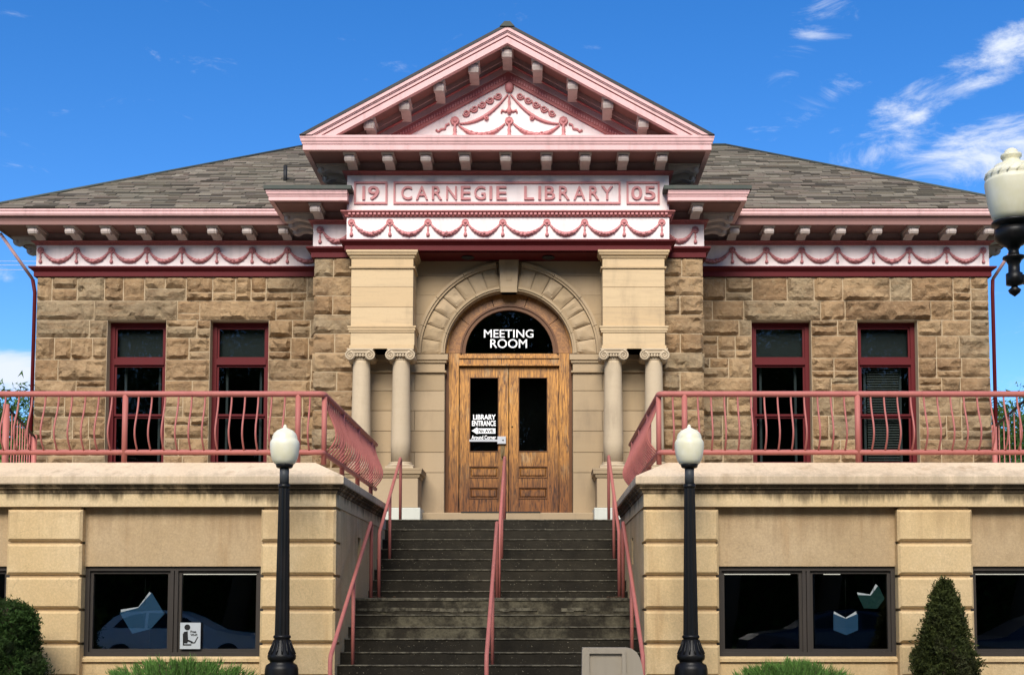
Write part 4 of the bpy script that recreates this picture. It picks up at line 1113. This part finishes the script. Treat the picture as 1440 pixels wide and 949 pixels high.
book(1229, 846, .15, .17, 24, 26, 'paper_green', 'dark green open paper book hanging upper right behind the basement window')
# wi-fi notice
WY = YB+.155; q = lambda u, v: (PX(u, v, WY), PZ(v, WY))
c = q(267, 893); WF = thing('wifi_sign', 'white Free Wi-Fi notice with seated figure stuck inside the basement window', 'sign', (c[0], WY, c[1]))
x0, z1 = q(253.5, 875); x1, z0 = q(281.5, 912)
MB().box(x0, x1, WY, WY+.004, z0, z1).build('paper', 'paper_white', WF)
m = MB(); hx, hz = q(263.5, 881.5); m.prism(arc(hx, hz, .034, 0, 340, 16), WY-.003, WY)
def pl(pts): m.prism([q(*p) for p in pts], WY-.003, WY)
pl([(258.5, 888), (264, 887), (264.5, 900), (263.5, 904), (258, 904)]); pl([(257.2, 890), (258.6, 890), (258.6, 907), (257.2, 907)]); pl([(257.2, 905.2), (269, 905.2), (269, 907), (257.2, 907)])
pl([(264, 898.5), (271, 901.5), (271, 903), (264, 901.5)]); pl([(268, 902.5), (274, 902.5), (274, 904), (268, 904)]); pl([(273.2, 903), (274.6, 903.3), (278.8, 895), (277.6, 894.6)])
m.build('pictogram', 'dark_metal', WF)
for s, u0, u1, v1, v0 in (('Free', 268, 276, 886, 889.3), ('Wi-Fi', 268, 277.5, 890.5, 893.8)):
    me = text_mesh(s, 'dark_metal', q(0, v1)[1]-q(0, v0)[1], .002, .03, q(u1, 885)[0]-q(u0, 885)[0]); put('lettering', me, WF, (q((u0+u1)/2, 885)[0], WY-.002, q(0, v0)[1]))

# ------------------------------------------------------------------ ENTRANCE STAIRS
ST = thing('entrance_stairs', 'long flight of dark weathered concrete steps with a landing, up to the door', 'stairs', (0, 16.3, 0))
noses = [(730, 19.6), (743.8, 19.3), (757.7, 19.0), (771.5, 18.7), (785.7, 18.4), (800.3, 18.1), (815.2, 17.8), (830.5, 17.5), (840.2, 16.3), (863.8, 16.0), (880.7, 15.7), (897.4, 15.4), (916.5, 15.1), (934.5, 14.8)]
lv = [(PZ(v, y), y) for v, y in noses]; z = lv[-1][0]; y = 14.8; n = 6
for i in range(n): y -= .3; lv.append((z*(n-i-.0)/(n+1), y))
for i, (z, y) in enumerate(lv):
    back = lv[i-1][1]+.02 if i else YA+.3; W_ = XI+.035; zb = lv[i+1][0] if i+1 < len(lv) else -.05
    if i == 0: back = 22.0
    m = MB(); nseg = 24; tl = .0
    # the riser face, slightly uneven and worn
    m.box(-W_, W_, y+.012, back, min(zb, z-.12)-.03, z-.006)
    m.build('step', 'landing_concrete' if i in (8, 9, 10) else 'step_concrete', ST)
    vs = []; fs = []; nn = 60; th = .014 if i not in (8,) else .035
    for k in range(nn+1):
        x = -W_+2*W_*k/nn; j = .004*noise.noise((x*3, i*7.1, 0))+.004*noise.noise((x*11, i*3.3, 5))
        vs += [(x, y+j, z-th+j*.6), (x, y+j-.002, z-.008), (x, y+.012+j, z+j*.4), (x, y+.05, z+.001), (x, y+.05, z-th)]
    for k in range(nn):
        for s_ in range(5): a = k*5+s_; b = k*5+(s_+1) % 5; fs.append((a, b, b+5, a+5))
    MB().add(vs, fs+[(0,1,2,3,4), tuple(nn*5+q for q in (4,3,2,1,0))]).build('nosing', 'step_edge', ST)
# the cracked course under the landing slab
m = MB(); zc = PZ(856, 16.3)
x = -XI
while x < XI:
    w = random.uniform(.05, .2)
    if random.random() < .8: m.box(x, min(x+w, XI), 16.3-random.uniform(-.008, .004), 16.34, zc-.02-random.uniform(0, .02), zc+.008+random.uniform(0, .012))
    x += w
stuff(m.build('broken_mortar', 'step_edge', ST))
m = MB()
for i in range(70):
    sx = random.choice((-1, 1)); x = sx*(1.72-abs(random.gauss(0, .13))); yy = 17.45-abs(random.gauss(0, .2)); r_ = random.uniform(.008, .03)
    m.lathe([(r_*.3, 0), (r_, r_*.4), (r_*.5, r_*.9)], (x, yy, lv[8][0]), 5)
tag(stuff(m.build('fallen_debris', 'mulch')), 'little heaps of dead leaves and grit in the corners of the stair landing', 'debris')

# ------------------------------------------------------------------ handrails
def handrail(label, pts, posts, X, r=.024):
    t = thing('handrail', label, 'handrail', (X, pts[0][0], pts[-1][1]), 'pink tube handrails on the entrance steps')
    MB().tube([(X, y, z) for y, z in pts], r, 10).build('rail', 'railing_pink', t)
    for y, z1, z0 in posts: MB().tube([(X, y, z1), (X, y, z0-.02)], r*.92, 10).build('post', 'railing_pink', t)
def hz(v, Y): return PZ(v, Y)
for X, nm in ((-1.62, 'left'), (.02, 'middle'), (1.66, 'right')):
    v = {'left': (645, 748), 'middle': (643, 753), 'right': (642, 747)}[nm]
    y1, z1 = 19.85, PZ(v[0], 19.85); y0, z0 = 17.3, PZ(v[1], 17.3)
    zat = lambda y: z0+(z1-z0)*(y-y0)/(y1-y0)
    where = {'left': 'by the left wall of the stairs', 'middle': 'in the middle of the stairs', 'right': 'by the right wall of the stairs'}[nm]
    handrail('pink handrail of the upper flight '+where, [(y0, lv[8][0]-.02), (y0, z0-.05), (y0+.02, z0), (y1-.05, z1), (y1, z1-.015), (y1+.01, z1-.07), (y1+.01, zFloor)] if nm != 'middle' else [(y0, lv[8][0]-.02), (y0, z0-.05), (y0+.02, z0), (y1, z1), (y1+.03, z1-.03), (y1+.03, zFloor)],
             [(18.5, zat(18.5), lv[4][0])], X)
    y1, z1 = 16.45, PZ(735, 16.45); y0, z0 = 13.35, PZ(921, 13.35)
    zb2 = lambda y: z0+(z1-z0)*(y-y0)/(y1-y0)
    handrail('pink handrail of the lower flight '+where, [(y0-.0, .2), (y0, z0-.06), (y0+.03, z0), (y1-.03, z1), (y1+.03, z1-.03), (y1+.04, z1-.1), (y1+.04, lv[8][0]-.02)],
             [(14.95, zb2(14.95), lv[13][0])], X)

# ------------------------------------------------------------------ terrace railings
zr1, zr0 = PZ(554, 14.95), PZ(635.8, 14.95); YR = 14.95; XR = 2.0
def baluster_mesh(h, b=.13):
    pts = []; n = 14
    for i in range(n+1):
        t = i/n; s = math.sin(math.pi*t**1.75)**1.15
        pts.append((0, -b*s, -h*t))
    m = MB().tube(pts, .0115, 6); return m.mesh('baluster', 'railing_pink')
BAL = baluster_mesh(zr1-zr0)
for sx in (-1, 1):
    t = thing('terrace_railing', ('pink railing with bellied balusters on the terrace wall left of the stairs', 'pink railing with bellied balusters on the terrace wall right of the stairs')[sx > 0], 'railing', (sx*XR, YR, zL4))
    for z, nm in ((zr1, 'top_rail'), (zr0, 'bottom_rail')):
        c = sx*XR; MB().tube([(c, 19.75, z), (c, YR+.06, z), (c+sx*.02, YR+.02, z), (c+sx*.06, YR, z), (sx*12.2, YR, z)], .036 if nm == 'top_rail' else .032, 10).build(nm, 'railing_pink', t)
    for X in (2.30, 4.36, 6.42, 8.48, 10.54): MB().tube([(sx*X, YR, zr1), (sx*X, YR, zL4-.01)], .034, 10).build('post', 'railing_pink', t)
    for Y in (15.02, 16.4, 17.8, 19.2): MB().tube([(sx*XR, Y, zr1), (sx*XR, Y, zL4-.01)], .032, 10).build('post', 'railing_pink', t)
    for X0 in (2.30, 4.36, 6.42, 8.48):
        for k in range(1, 13): put('baluster', BAL, t, (sx*(X0+k*2.06/13), YR, zr1))
    put('baluster', BAL, t, (sx*2.16, YR, zr1))
    y = 15.12
    while y < 19.75: put('baluster', BAL, t, (sx*XR, y, zr1), (0, 0, sx*R(-90))); y += .172

# side fences at the ends of the terrace
def sidefence(a, b, v1, v0, nb, label, bars='railing_pink'):
    (u0, Y0), (u1, Y1) = a, b; x0, x1 = PX(u0, 600, Y0), PX(u1, 600, Y1); z1 = PZ(v1, Y0); z0 = zFloor+.12
    t = thing('side_fence', label, 'fence', (x0, Y0, zFloor))
    for x, y, e in ((x0, Y0, .03), (x1, Y1, .03)): MB().tube([(x, y, zFloor), (x, y, z1+e)], .05, 8).build('post', 'railing_pink', t)
    MB().tube([(x0, Y0, z1), (x1, Y1, z1)], .022, 8).build('top_rail', 'dark_metal', t); MB().tube([(x0, Y0, z0), (x1, Y1, z0)], .022, 8).build('bottom_rail', 'railing_pink', t)
    for i in range(1, nb): f = i/nb; MB().tube([(x0+(x1-x0)*f, Y0+(Y1-Y0)*f, z0), (x0+(x1-x0)*f, Y0+(Y1-Y0)*f, z1)], .011, 6).build('bar', bars, t)
sidefence((8, 20.2), (49, 23.9), 571, 650, 11, 'slim barred side fence between terrace railing and left corner of the building')
sidefence((1398, 23.9), (1452, 20.2), 600, 650, 7, 'slim barred side fence between terrace railing and right corner of the building')

# ------------------------------------------------------------------ lamps
def street_lamp(X, Y, label, g=None):
    t = thing('street_lamp', label, 'street lamp', (X, Y, 0), g); k = Y/F
    Z = lambda v: PZ(v, Y); L0 = (X, Y, 0)
    prof = [(20.5, 622), (20.8, 626), (20.4, 632), (19.2, 640), (17, 647.5), (14, 652), (12, 653)]
    top = [(20.5, 622), (18.5, 618.5), (17.6, 617.5), (17.4, 614), (15.5, 609.5), (11.5, 605.5), (6, 602.8), (3, 601.5), (2.4, 600), (2.6, 599), (1.2, 597)]
    MB().lathe([(a*k, Z(v)) for a, v in prof[::-1]]+[(a*k, Z(v)) for a, v in top[1:]], (0, 0, 0), 28).build('globe', 'lamp_globe', t, L0)
    MB().lathe([(9.5*k, Z(658)), (11.5*k, Z(656.5)), (12.5*k, Z(652.5)), (10*k, Z(652))], (0, 0, 0), 20).build('fitter', 'lamp_black', t, L0)
    MB().lathe([(6.6*k, Z(681)), (6.6*k, Z(657))], (0, 0, 0), 18).build('neck', 'lamp_grey', t, L0)
    MB().lathe([(10.5*k, Z(893)), (9.3*k, Z(800)), (7.6*k, Z(686)), (7.8*k, Z(680))], (0, 0, 0), 24, .09, smooth=False).build('shaft', 'lamp_black', t, L0)
    MB().lathe([(8*k, Z(686)), (8.6*k, Z(685)), (8.6*k, Z(681.5)), (7*k, Z(680.5))], (0, 0, 0), 20).build('collar', 'lamp_black', t, L0)
    b = [(25*k, 0), (26*k, .03), (26*k, .12), (22*k, .16), (21*k, .2), (21*k, Z(972)), (23*k, Z(962)), (23.5*k, Z(949)), (23*k, Z(940)), (21.5*k, Z(934.5)), (16*k, Z(931)), (17*k, Z(928.5)), (19.5*k, Z(926)), (19.8*k, Z(921.5)), (18.5*k, Z(918.5)), (16*k, Z(914)), (13*k, Z(906)), (11.3*k, Z(900)), (10.6*k, Z(897.5)), (12*k, Z(896.5)), (12.2*k, Z(893.5)), (10*k, Z(892))]
    MB().lathe(b, (0, 0, 0), 24, .0).build('base', 'lamp_black', t, L0)
    m = MB()
    for i in range(14):
        a = i/14*2*math.pi; pts = [(math.cos(a)*r_*k, math.sin(a)*r_*k, Z(v)) for r_, v in ((11.2, 899), (13.3, 906), (16.2, 914), (18.8, 919))]
        m.tube(pts, [.008, .011, .014, .01], 5)
    m.build('flute', 'lamp_black', t, L0)
street_lamp(PX(400.3, 640, 13.9), 13.9, 'black street lamp with cream acorn globe left of the entrance steps', 'street lamps flanking the steps')
street_lamp(PX(969.3, 640, 13.9), 13.9, 'black street lamp with cream acorn globe right of the entrance steps', 'street lamps flanking the steps')
# big lamp at the right edge: globe on an arm
YG = 9.6; kG = YG/F; gx = PX(1424, 300, YG)
t = thing('lamp_standard', 'tall street lamp at the right edge, large cream globe on a black arm', 'street lamp', (gx+.55, YG, 0)); L0 = (gx, YG, 0)
Z = lambda v: PZ(v, YG)
MB().lathe([(a*kG, Z(v)) for a, v in ((24, 313), (29, 303), (33, 290), (36, 272), (37.5, 258), (37, 254), (35, 252.5), (36.5, 250), (36, 244), (31, 239), (24.5, 236.5), (24, 233), (12.5, 231), (11.8, 224), (14.5, 221.5), (14.5, 218), (10, 216), (9, 212.5), (5, 209.5), (1, 208.5))], (0, 0, 0), 36).build('globe', 'lamp_globe', t, L0)
m = MB()
for i in range(18):
    a = i/18*2*math.pi
    m.tube([(math.cos(a+j*.17)*r_*kG, math.sin(a+j*.17)*r_*kG, Z(v)) for j, (r_, v) in enumerate(((36.3, 250), (34.5, 243.5), (30, 239.5)))], [.008, .011, .006], 5)
m.build('leaf_band', 'lamp_globe', t, L0)
MB().lathe([(a*kG, Z(v)) for a, v in ((.5, 417), (7, 412), (9, 408), (4.5, 404), (4.5, 402), (11.5, 400), (11.5, 385), (8, 383), (8, 372), (11, 366), (15.5, 363.5), (15, 361), (8, 359), (7, 352), (10, 347), (20, 342), (25, 335), (26, 328), (24, 322), (20, 321), (21, 318), (29, 316), (29.5, 312.5), (25, 311))], (0, 0, 0), 28).build('urn', 'lamp_black', t, L0)
for s2 in (1,):
    MB().box(gx, gx+1.1, YG-.028, YG+.028, Z(399), Z(387)).build('arm', 'lamp_black', t)
MB().lathe([(.16, 0), (.16, .15), (.12, .3), (.1, .9), (.06, 1.0), (.05, Z(385)+.3), (.02, Z(385)+.5)], (0, 0, 0), 20).build('pole', 'lamp_black', t, (gx+.62, YG, 0))
L2 = (gx+1.2, YG, 0)
MB().lathe([(a*kG, Z(v)) for a, v in ((24, 313), (29, 303), (33, 290), (36, 272), (37.5, 258), (36, 244), (24, 235), (12.5, 231), (14.5, 220), (5, 209.5), (1, 208.5))], (0, 0, 0), 28).build('globe', 'lamp_globe', t, L2)
MB().lathe([(a*kG, Z(v)) for a, v in ((.5, 417), (9, 408), (4.5, 402), (11.5, 400), (11.5, 385), (8, 372), (15.5, 362), (8, 352), (25, 335), (24, 322), (29.5, 312.5), (25, 311))], (0, 0, 0), 24).build('urn', 'lamp_black', t, L2)

# ------------------------------------------------------------------ stone marker at the foot of the steps
YM = 12.6; q = lambda u, v: (PX(u, v, YM), PZ(v, YM)); X0, Z1 = q(819.5, 911)
mk = thing('stone_marker', 'grey stone marker with one rounded shoulder and recessed panel before the steps', 'monument', ((X0+q(905, 940)[0])/2, YM, 0))
zb = .0
pts = [q(817, 1060)]+[(q(819.5, 911))]+[q(883, 911)]+[q(890, 912.5), q(896, 917), q(900, 924), q(903, 934), q(905.5, 949), q(908, 1000), q(910, 1060)]; pts[0] = (pts[0][0], zb); pts[-1] = (pts[-1][0], zb)
MB().prism(pts, YM+.05, YM+.3).build('slab', 'grey_slab', mk)
m = MB(); a0, a1, b1 = q(819.5, 911), q(829, 918.5), q(875, 918.5)
m.prism([(a0[0]-.02, zb), (a0[0]-.005, a0[1]-.01), (a1[0], a0[1]-.01), (a1[0], zb)], YM+.02, YM+.052); m.prism([(b1[0], zb), (b1[0], a0[1]-.01), (q(880, 911)[0], a0[1]-.01), (q(882, 911)[0], zb)], YM+.02, YM+.052)
m.prism([(a1[0], a1[1]), (a1[0], a0[1]-.01), (b1[0], a0[1]-.01), (b1[0], a1[1])], YM+.02, YM+.052); m.build('raised_border', 'grey_slab', mk)

# ------------------------------------------------------------------ planting
def rv(): return Vector((random.gauss(0, 1), random.gauss(0, 1), random.gauss(0, 1))).normalized()
def leaves(m, p, n, spread, size, up=.3, tone=(0, 1), asp=.35):
    for _ in range(n):
        c = Vector(p)+Vector((random.gauss(0, spread), random.gauss(0, spread), random.gauss(0, spread)))
        d = (rv()+Vector((0, 0, up))).normalized(); s_ = d.cross(rv()).normalized(); L_ = size*random.uniform(.6, 1.3); w = L_*asp
        m.add([c-s_*w, c+d*L_*.5-s_*0, c+s_*w, c+d*L_], [(0, 1, 3), (1, 2, 3)], False, random.uniform(*tone))
def conifer(cx, cy, prof, label, mat, n=9000, size=.05, bright=None):
    zt_ = prof[-1][1]; t = thing('clipped_yew', label, 'shrub', (cx, cy, 0))
    def rad(z):
        for (r0_, z0_), (r1_, z1_) in zip(prof[:-1], prof[1:]):
            if z0_ <= z <= z1_: return r0_+(r1_-r0_)*(z-z0_)/(z1_-z0_)
        return .02
    MB().lathe([(max(.01, r_*.72), z) for r_, z in prof], (0, 0, 0), 12).build('inner_growth', 'bark', t, (cx, cy, 0))
    m = MB(); cl = []
    for i in range(n//24):
        z = prof[0][1]+(zt_-prof[0][1])*random.random()**1.15; a = random.random()*2*math.pi
        lump = 1+.36*noise.noise((math.cos(a)*2.2+cx, math.sin(a)*2.2, z*4.2))+.1*noise.noise((math.cos(a)*6, math.sin(a)*6+cx, z*10)); r_ = rad(z)*lump*random.uniform(.86, 1.03)
        p = (math.cos(a)*r_, math.sin(a)*r_, z); tn = random.random()*.75
        leaves(m, p, 24, .026, size, .5, (tn*.6, tn*.6+.4))
    m.build('foliage', mat, t, (cx, cy, 0), recalc=False)
    MB().tube([(cx, cy, 0), (cx, cy, prof[0][1]+.3)], .04, 8).build('trunk', 'bark', t)
YS = 13.9; ks = YS/F
def cp(l): return [(r_*ks, max(0.02, PZ(v, YS))) for r_, v in l]
conifer(PX(1329, 880, YS), YS, cp([(36, 1085), (43, 1030), (44, 985), (41, 949), (37, 928), (30, 905), (25, 884), (20, 864), (15, 845), (8, 830), (2, 821)]), 'dark cone-shaped yew in front of the right basement pilaster', 'yew_leaf', 48000, .05)
conifer(PX(8, 880, YS), YS, cp([(35, 1085), (50, 1030), (54, 985), (52, 949), (50, 925), (42, 912), (40, 895), (41, 878), (38, 862), (24, 853), (8, 850)]), 'bushy green yew at the left edge in front of the basement wall', 'bright_yew_leaf', 48000, .05)
def juniper(u0, u1, vt, label):
    Y = 14.0; x0, x1 = PX(u0, 940, Y), PX(u1, 940, Y); zt_ = PZ(vt, Y); cx = (x0+x1)/2; t = thing('juniper', label, 'shrub', (cx, Y, 0)); hw = (x1-x0)/2
    m = MB(); br = MB()
    for i in range(230):
        a = random.random()*2*math.pi; rr_ = random.random()**.6; tx, ty = math.cos(a)*rr_*hw, math.sin(a)*rr_*.45
        tz = (zt_-.07)*(1.-.1*rr_**3)+.11*noise.noise((tx*2.5, ty*2.5, cx))+random.gauss(0, .02)
        base = Vector((tx*.5, ty*.5, tz*.55)); tip = Vector((tx, ty, tz)); d = (tip-base)
        br.tube([base, base+d*.6+Vector((0, 0, .01)), tip], [.008, .005, .002], 3)
        for k in range(60):
            f = random.uniform(.35, 1.0); c = base+d*f+Vector((random.gauss(0, .035), random.gauss(0, .035), random.gauss(0, .018)))*(1.25-f*.7)
            dd = (d.normalized()*.9+rv()*.4+Vector((0, 0, .2))).normalized(); s_ = dd.cross(rv()).normalized(); L_ = random.uniform(.04, .1)
            m.add([c-s_*.006, c+s_*.006, c+dd*L_], [(0, 1, 2)], False, min(1, max(0, .25+f*.5+random.uniform(-.25, .25))))
    m.build('foliage', 'juniper_leaf', t, (cx, Y, 0), recalc=False); br.build('branch', 'bark', t, (cx, Y, 0))
juniper(150, 368, 928, 'low spreading juniper under the left basement window')
juniper(1028, 1198, 928, 'low spreading juniper under the right basement window')

# ------------------------------------------------------------------ trees beside and opposite the library
def tree(x, y, h, cr, label, seed, group=None, n=420, lsz=.15, crz=None):
    random.seed(seed); t = thing('leafy_tree', label, 'tree', (x, y, 0), group)
    tr = MB(); H0 = h*.35; tips = []
    tr.tube([(0, 0, 0), (.03*h, 0, H0*.5), (0, .02*h, H0), (.02*h, 0, h*.7)], [h*.028, h*.022, h*.018, h*.006], 9)
    for i in range(13):
        a = random.random()*2*math.pi; z0 = H0*random.uniform(.75, 1.6); L_ = cr*random.uniform(.55, .95)
        e = Vector((math.cos(a)*L_, math.sin(a)*L_, z0+L_*random.uniform(.3, .9))); s_ = Vector((0, 0, z0)); mid = (s_+e)/2+Vector((0, 0, .15*L_))
        tr.tube([s_, mid, e], [h*.012, h*.008, h*.003], 6); tips += [mid, e]
    tr.build('trunk', 'bark', t, (x, y, 0)); m = MB(); czn = h-cr*.95; crz = crz or cr
    for i in range(n):
        if random.random() < .3: c = random.choice(tips)*.9+rv()*cr*.2
        else: c = Vector((0, 0, h-crz))+Vector([q*w for q, w in zip(rv(), (cr, cr, crz))])*random.uniform(.45, 1.0)*(1+.25*noise.noise((i*.37, seed, 0)))
        tn = random.random()*.6
        leaves(m, c, 30, cr*.075, lsz, .1, (tn, tn+.4), .4)
    m.build('crown', 'tree_leaf', t, (x, y, 0), recalc=False)
tree(PX(5, 600, 31), 31, PZ(552, 31), 2.6, 'green leafy tree behind the left end of the terrace', 3, None, 1100, .17, 2.4)
tree(PX(1432, 600, 29), 29, PZ(555, 29), 2.4, 'green leafy tree behind the right end of the terrace', 5, None, 900, .15, 2.2)
tree(PX(1375, 600, 40), 40, PZ(590, 40), 3.2, 'leafy tree farther back beyond the right corner of the library', 8, None, 380, .2)
SL = ['street tree opposite the left basement windows', 'street tree opposite the left wing of the library', 'street tree opposite the right basement windows', 'street tree opposite the right wing of the library', 'tallest street tree straight opposite the entrance', 'street tree farthest left across the road', 'street tree farthest right across the road', 'tall tree of the back row across the road to the left', 'tall tree of the back row across the road to the right']
for i, (x, y, h, cr) in enumerate(((-7, -13, 20, 6.5), (-18, -14, 19, 6.5), (6.5, -13.5, 20, 6.5), (17, -14, 19.5, 6.5), (-1, -21, 23, 7), (-27, -14, 16, 6), (27, -14, 16, 6), (-12, -22, 18, 6.5), (12, -22, 18, 6.5))):  # canopy thickened and raised to block bright sky from the window reflections
    tree(x, y, h, cr, SL[i], 20+i, 'street trees opposite the library, raised to dim the window reflections', 800, .42)
random.seed(99)
# hedge-like far bank added opposite to close bright sky gaps in the glass
m = MB()
for i in range(2600):
    x = random.uniform(-45, 45); leaves(m, (x, random.uniform(-26.5, -25.5), random.uniform(.2, 4.5+1.5*noise.noise((x*.2, 0, 0)))), 14, .35, .5, .1, (0, .8), .4)
tag(stuff(m.build('added_hedge_bank', 'tree_leaf', None, recalc=False)), 'tall hedge bank added across the road to close sky gaps in the window reflections', 'hedge')

# ------------------------------------------------------------------ parked cars opposite (mirrored in the basement windows)
def car(x, y, paintm, label, L_=4.5, h=1.5, d=1):
    t = thing('parked_car', label, 'car', (x, y, 0), 'cars parked across the road'); w = .88
    def P2(u, z, s_, inset=0): return (x+d*(u-L_/2), y+s_*(w-inset), z)
    body = [(0, .35), (.05, .75), (.25, .98), (.95, 1.02), (1.0, 1.02), (3.2, 1.0), (4.1, .88), (4.42, .72), (L_, .4), (L_-.1, .25), (.1, .25)]
    n = len(body); vs = [P2(u, z, -1, .08 if z > .9 else 0) for u, z in body]+[P2(u, z, 1, .08 if z > .9 else 0) for u, z in body]
    MB().add(vs, [tuple(range(n)), tuple(range(n, 2*n))]+[(i, (i+1) % n, (i+1) % n+n, i+n) for i in range(n)]).build('body', paintm, t)
    cab = [(.30, 1.0), (.62, 1.32), (.95, h-.04), (1.5, h), (2.2, h-.03), (2.65, 1.33), (3.25, 1.0)]; n = len(cab)
    vs = [P2(u, z, -1, .1+(z-1)*.35) for u, z in cab]+[P2(u, z, 1, .1+(z-1)*.35) for u, z in cab]
    MB().add(vs, [tuple(range(n)), tuple(range(n, 2*n))]+[(i, (i+1) % n, (i+1) % n+n, i+n) for i in range(n)]).build('cabin', paintm, t)
    for s_ in (-1, 1):
        for wn in ([(.62, 1.04), (.85, 1.3), (1.12, h-.1), (1.45, h-.07), (1.45, 1.04)], [(1.53, 1.04), (1.53, h-.07), (2.1, h-.09), (2.5, 1.3), (2.9, 1.04)]):
            o = [P2(u, z, s_, .1+(z-1)*.35-.008) for u, z in wn]; i_ = [P2(u, z, s_, .1+(z-1)*.35+.01) for u, z in wn]; n = len(o)
            MB().add(o+i_, [tuple(range(n)), tuple(range(n, 2*n))]+[(i, (i+1) % n, (i+1) % n+n, i+n) for i in range(n)]).build('window', 'dark_metal', t)
        for u in (.85, 3.65):
            wl = MB().lathe([(.2, -.1), (.32, -.09), (.33, 0), (.32, .09), (.2, .1)], (0, 0, 0), 20, axis='y').build('wheel', 'tyre', t, (x+d*(u-L_/2), y+s_*(w-.08), .33))
            MB().lathe([(.05, -.115), (.19, -.105), (.19, .105), (.05, .115)], (0, 0, 0), 16, axis='y').build('rim', 'steel', wl, (x+d*(u-L_/2), y+s_*(w-.08), .33))
        MB().box(*sorted((x+d*(-L_/2+.02), x+d*(-L_/2+.16))), *sorted((y+s_*(w-.3), y+s_*(w-.02))), .72, .92).build('tail_light', 'tail_red', t)
    return t
# mirrored sight line of a window pixel
def mirror_x(u, v, Yc, yg=YB+.2): p = P(u, v, 2*yg-Yc); return p.x
car(mirror_x(258, 890, -4.1), -4.1, 'car_silver', 'silver hatchback parked across the road, mirrored in the left basement window')
car(mirror_x(1160, 900, -4.3), -4.3, 'car_dark', 'dark hatchback parked across the road on the right', d=-1)
car(mirror_x(1440, 890, 1.6), 2.5, 'car_dark', 'dark car parked at the near kerb right of the camera', d=-1)

t = thing('added_brick_building', 'long brick building added across the road to darken the library window reflections', 'building', (0, -30, 0))  # out-of-view block added to darken what the panes mirror
holes = [(x, x+1.6, 1.2+s_*3.4, 3.2+s_*3.4) for x in range(-44, 44, 4) for s_ in (0,)]
m = MB(); m.box(-50, 50, -40, -30.3, 0, 10)
m.build('core', 'room_dark', t)
wall_with_holes(-50, 50, 0, 4.4, -30.3, -30, holes).build('wall', 'brick', t)
wall_with_holes(-50, 50, 4.41, 9, -30.3, -30, [(a, b, c+4, d+4) for a, b, c, d in holes]).build('wall', 'brick', t)
MB().box(-50.2, 50.2, -40.2, -29.8, 9, 9.5).build('parapet', 'pavement', t)
# ------------------------------------------------------------------ overhead wires
m = thing('overhead_wires', 'thin overhead wires crossing the sky at the left edge', 'wires', (PX(-200, 350, 60), 60, 0))
for v in (353.5, 359, 365.5):
    a, b = P(-300, v-4, 60), P(300, v+3, 60); pts = [a+(b-a)*(i/12)-Vector((0, 0, .5*(1-(2*i/12-1)**2))) for i in range(13)]; MB().tube(pts, .012, 5).build('wire', 'steel', m)
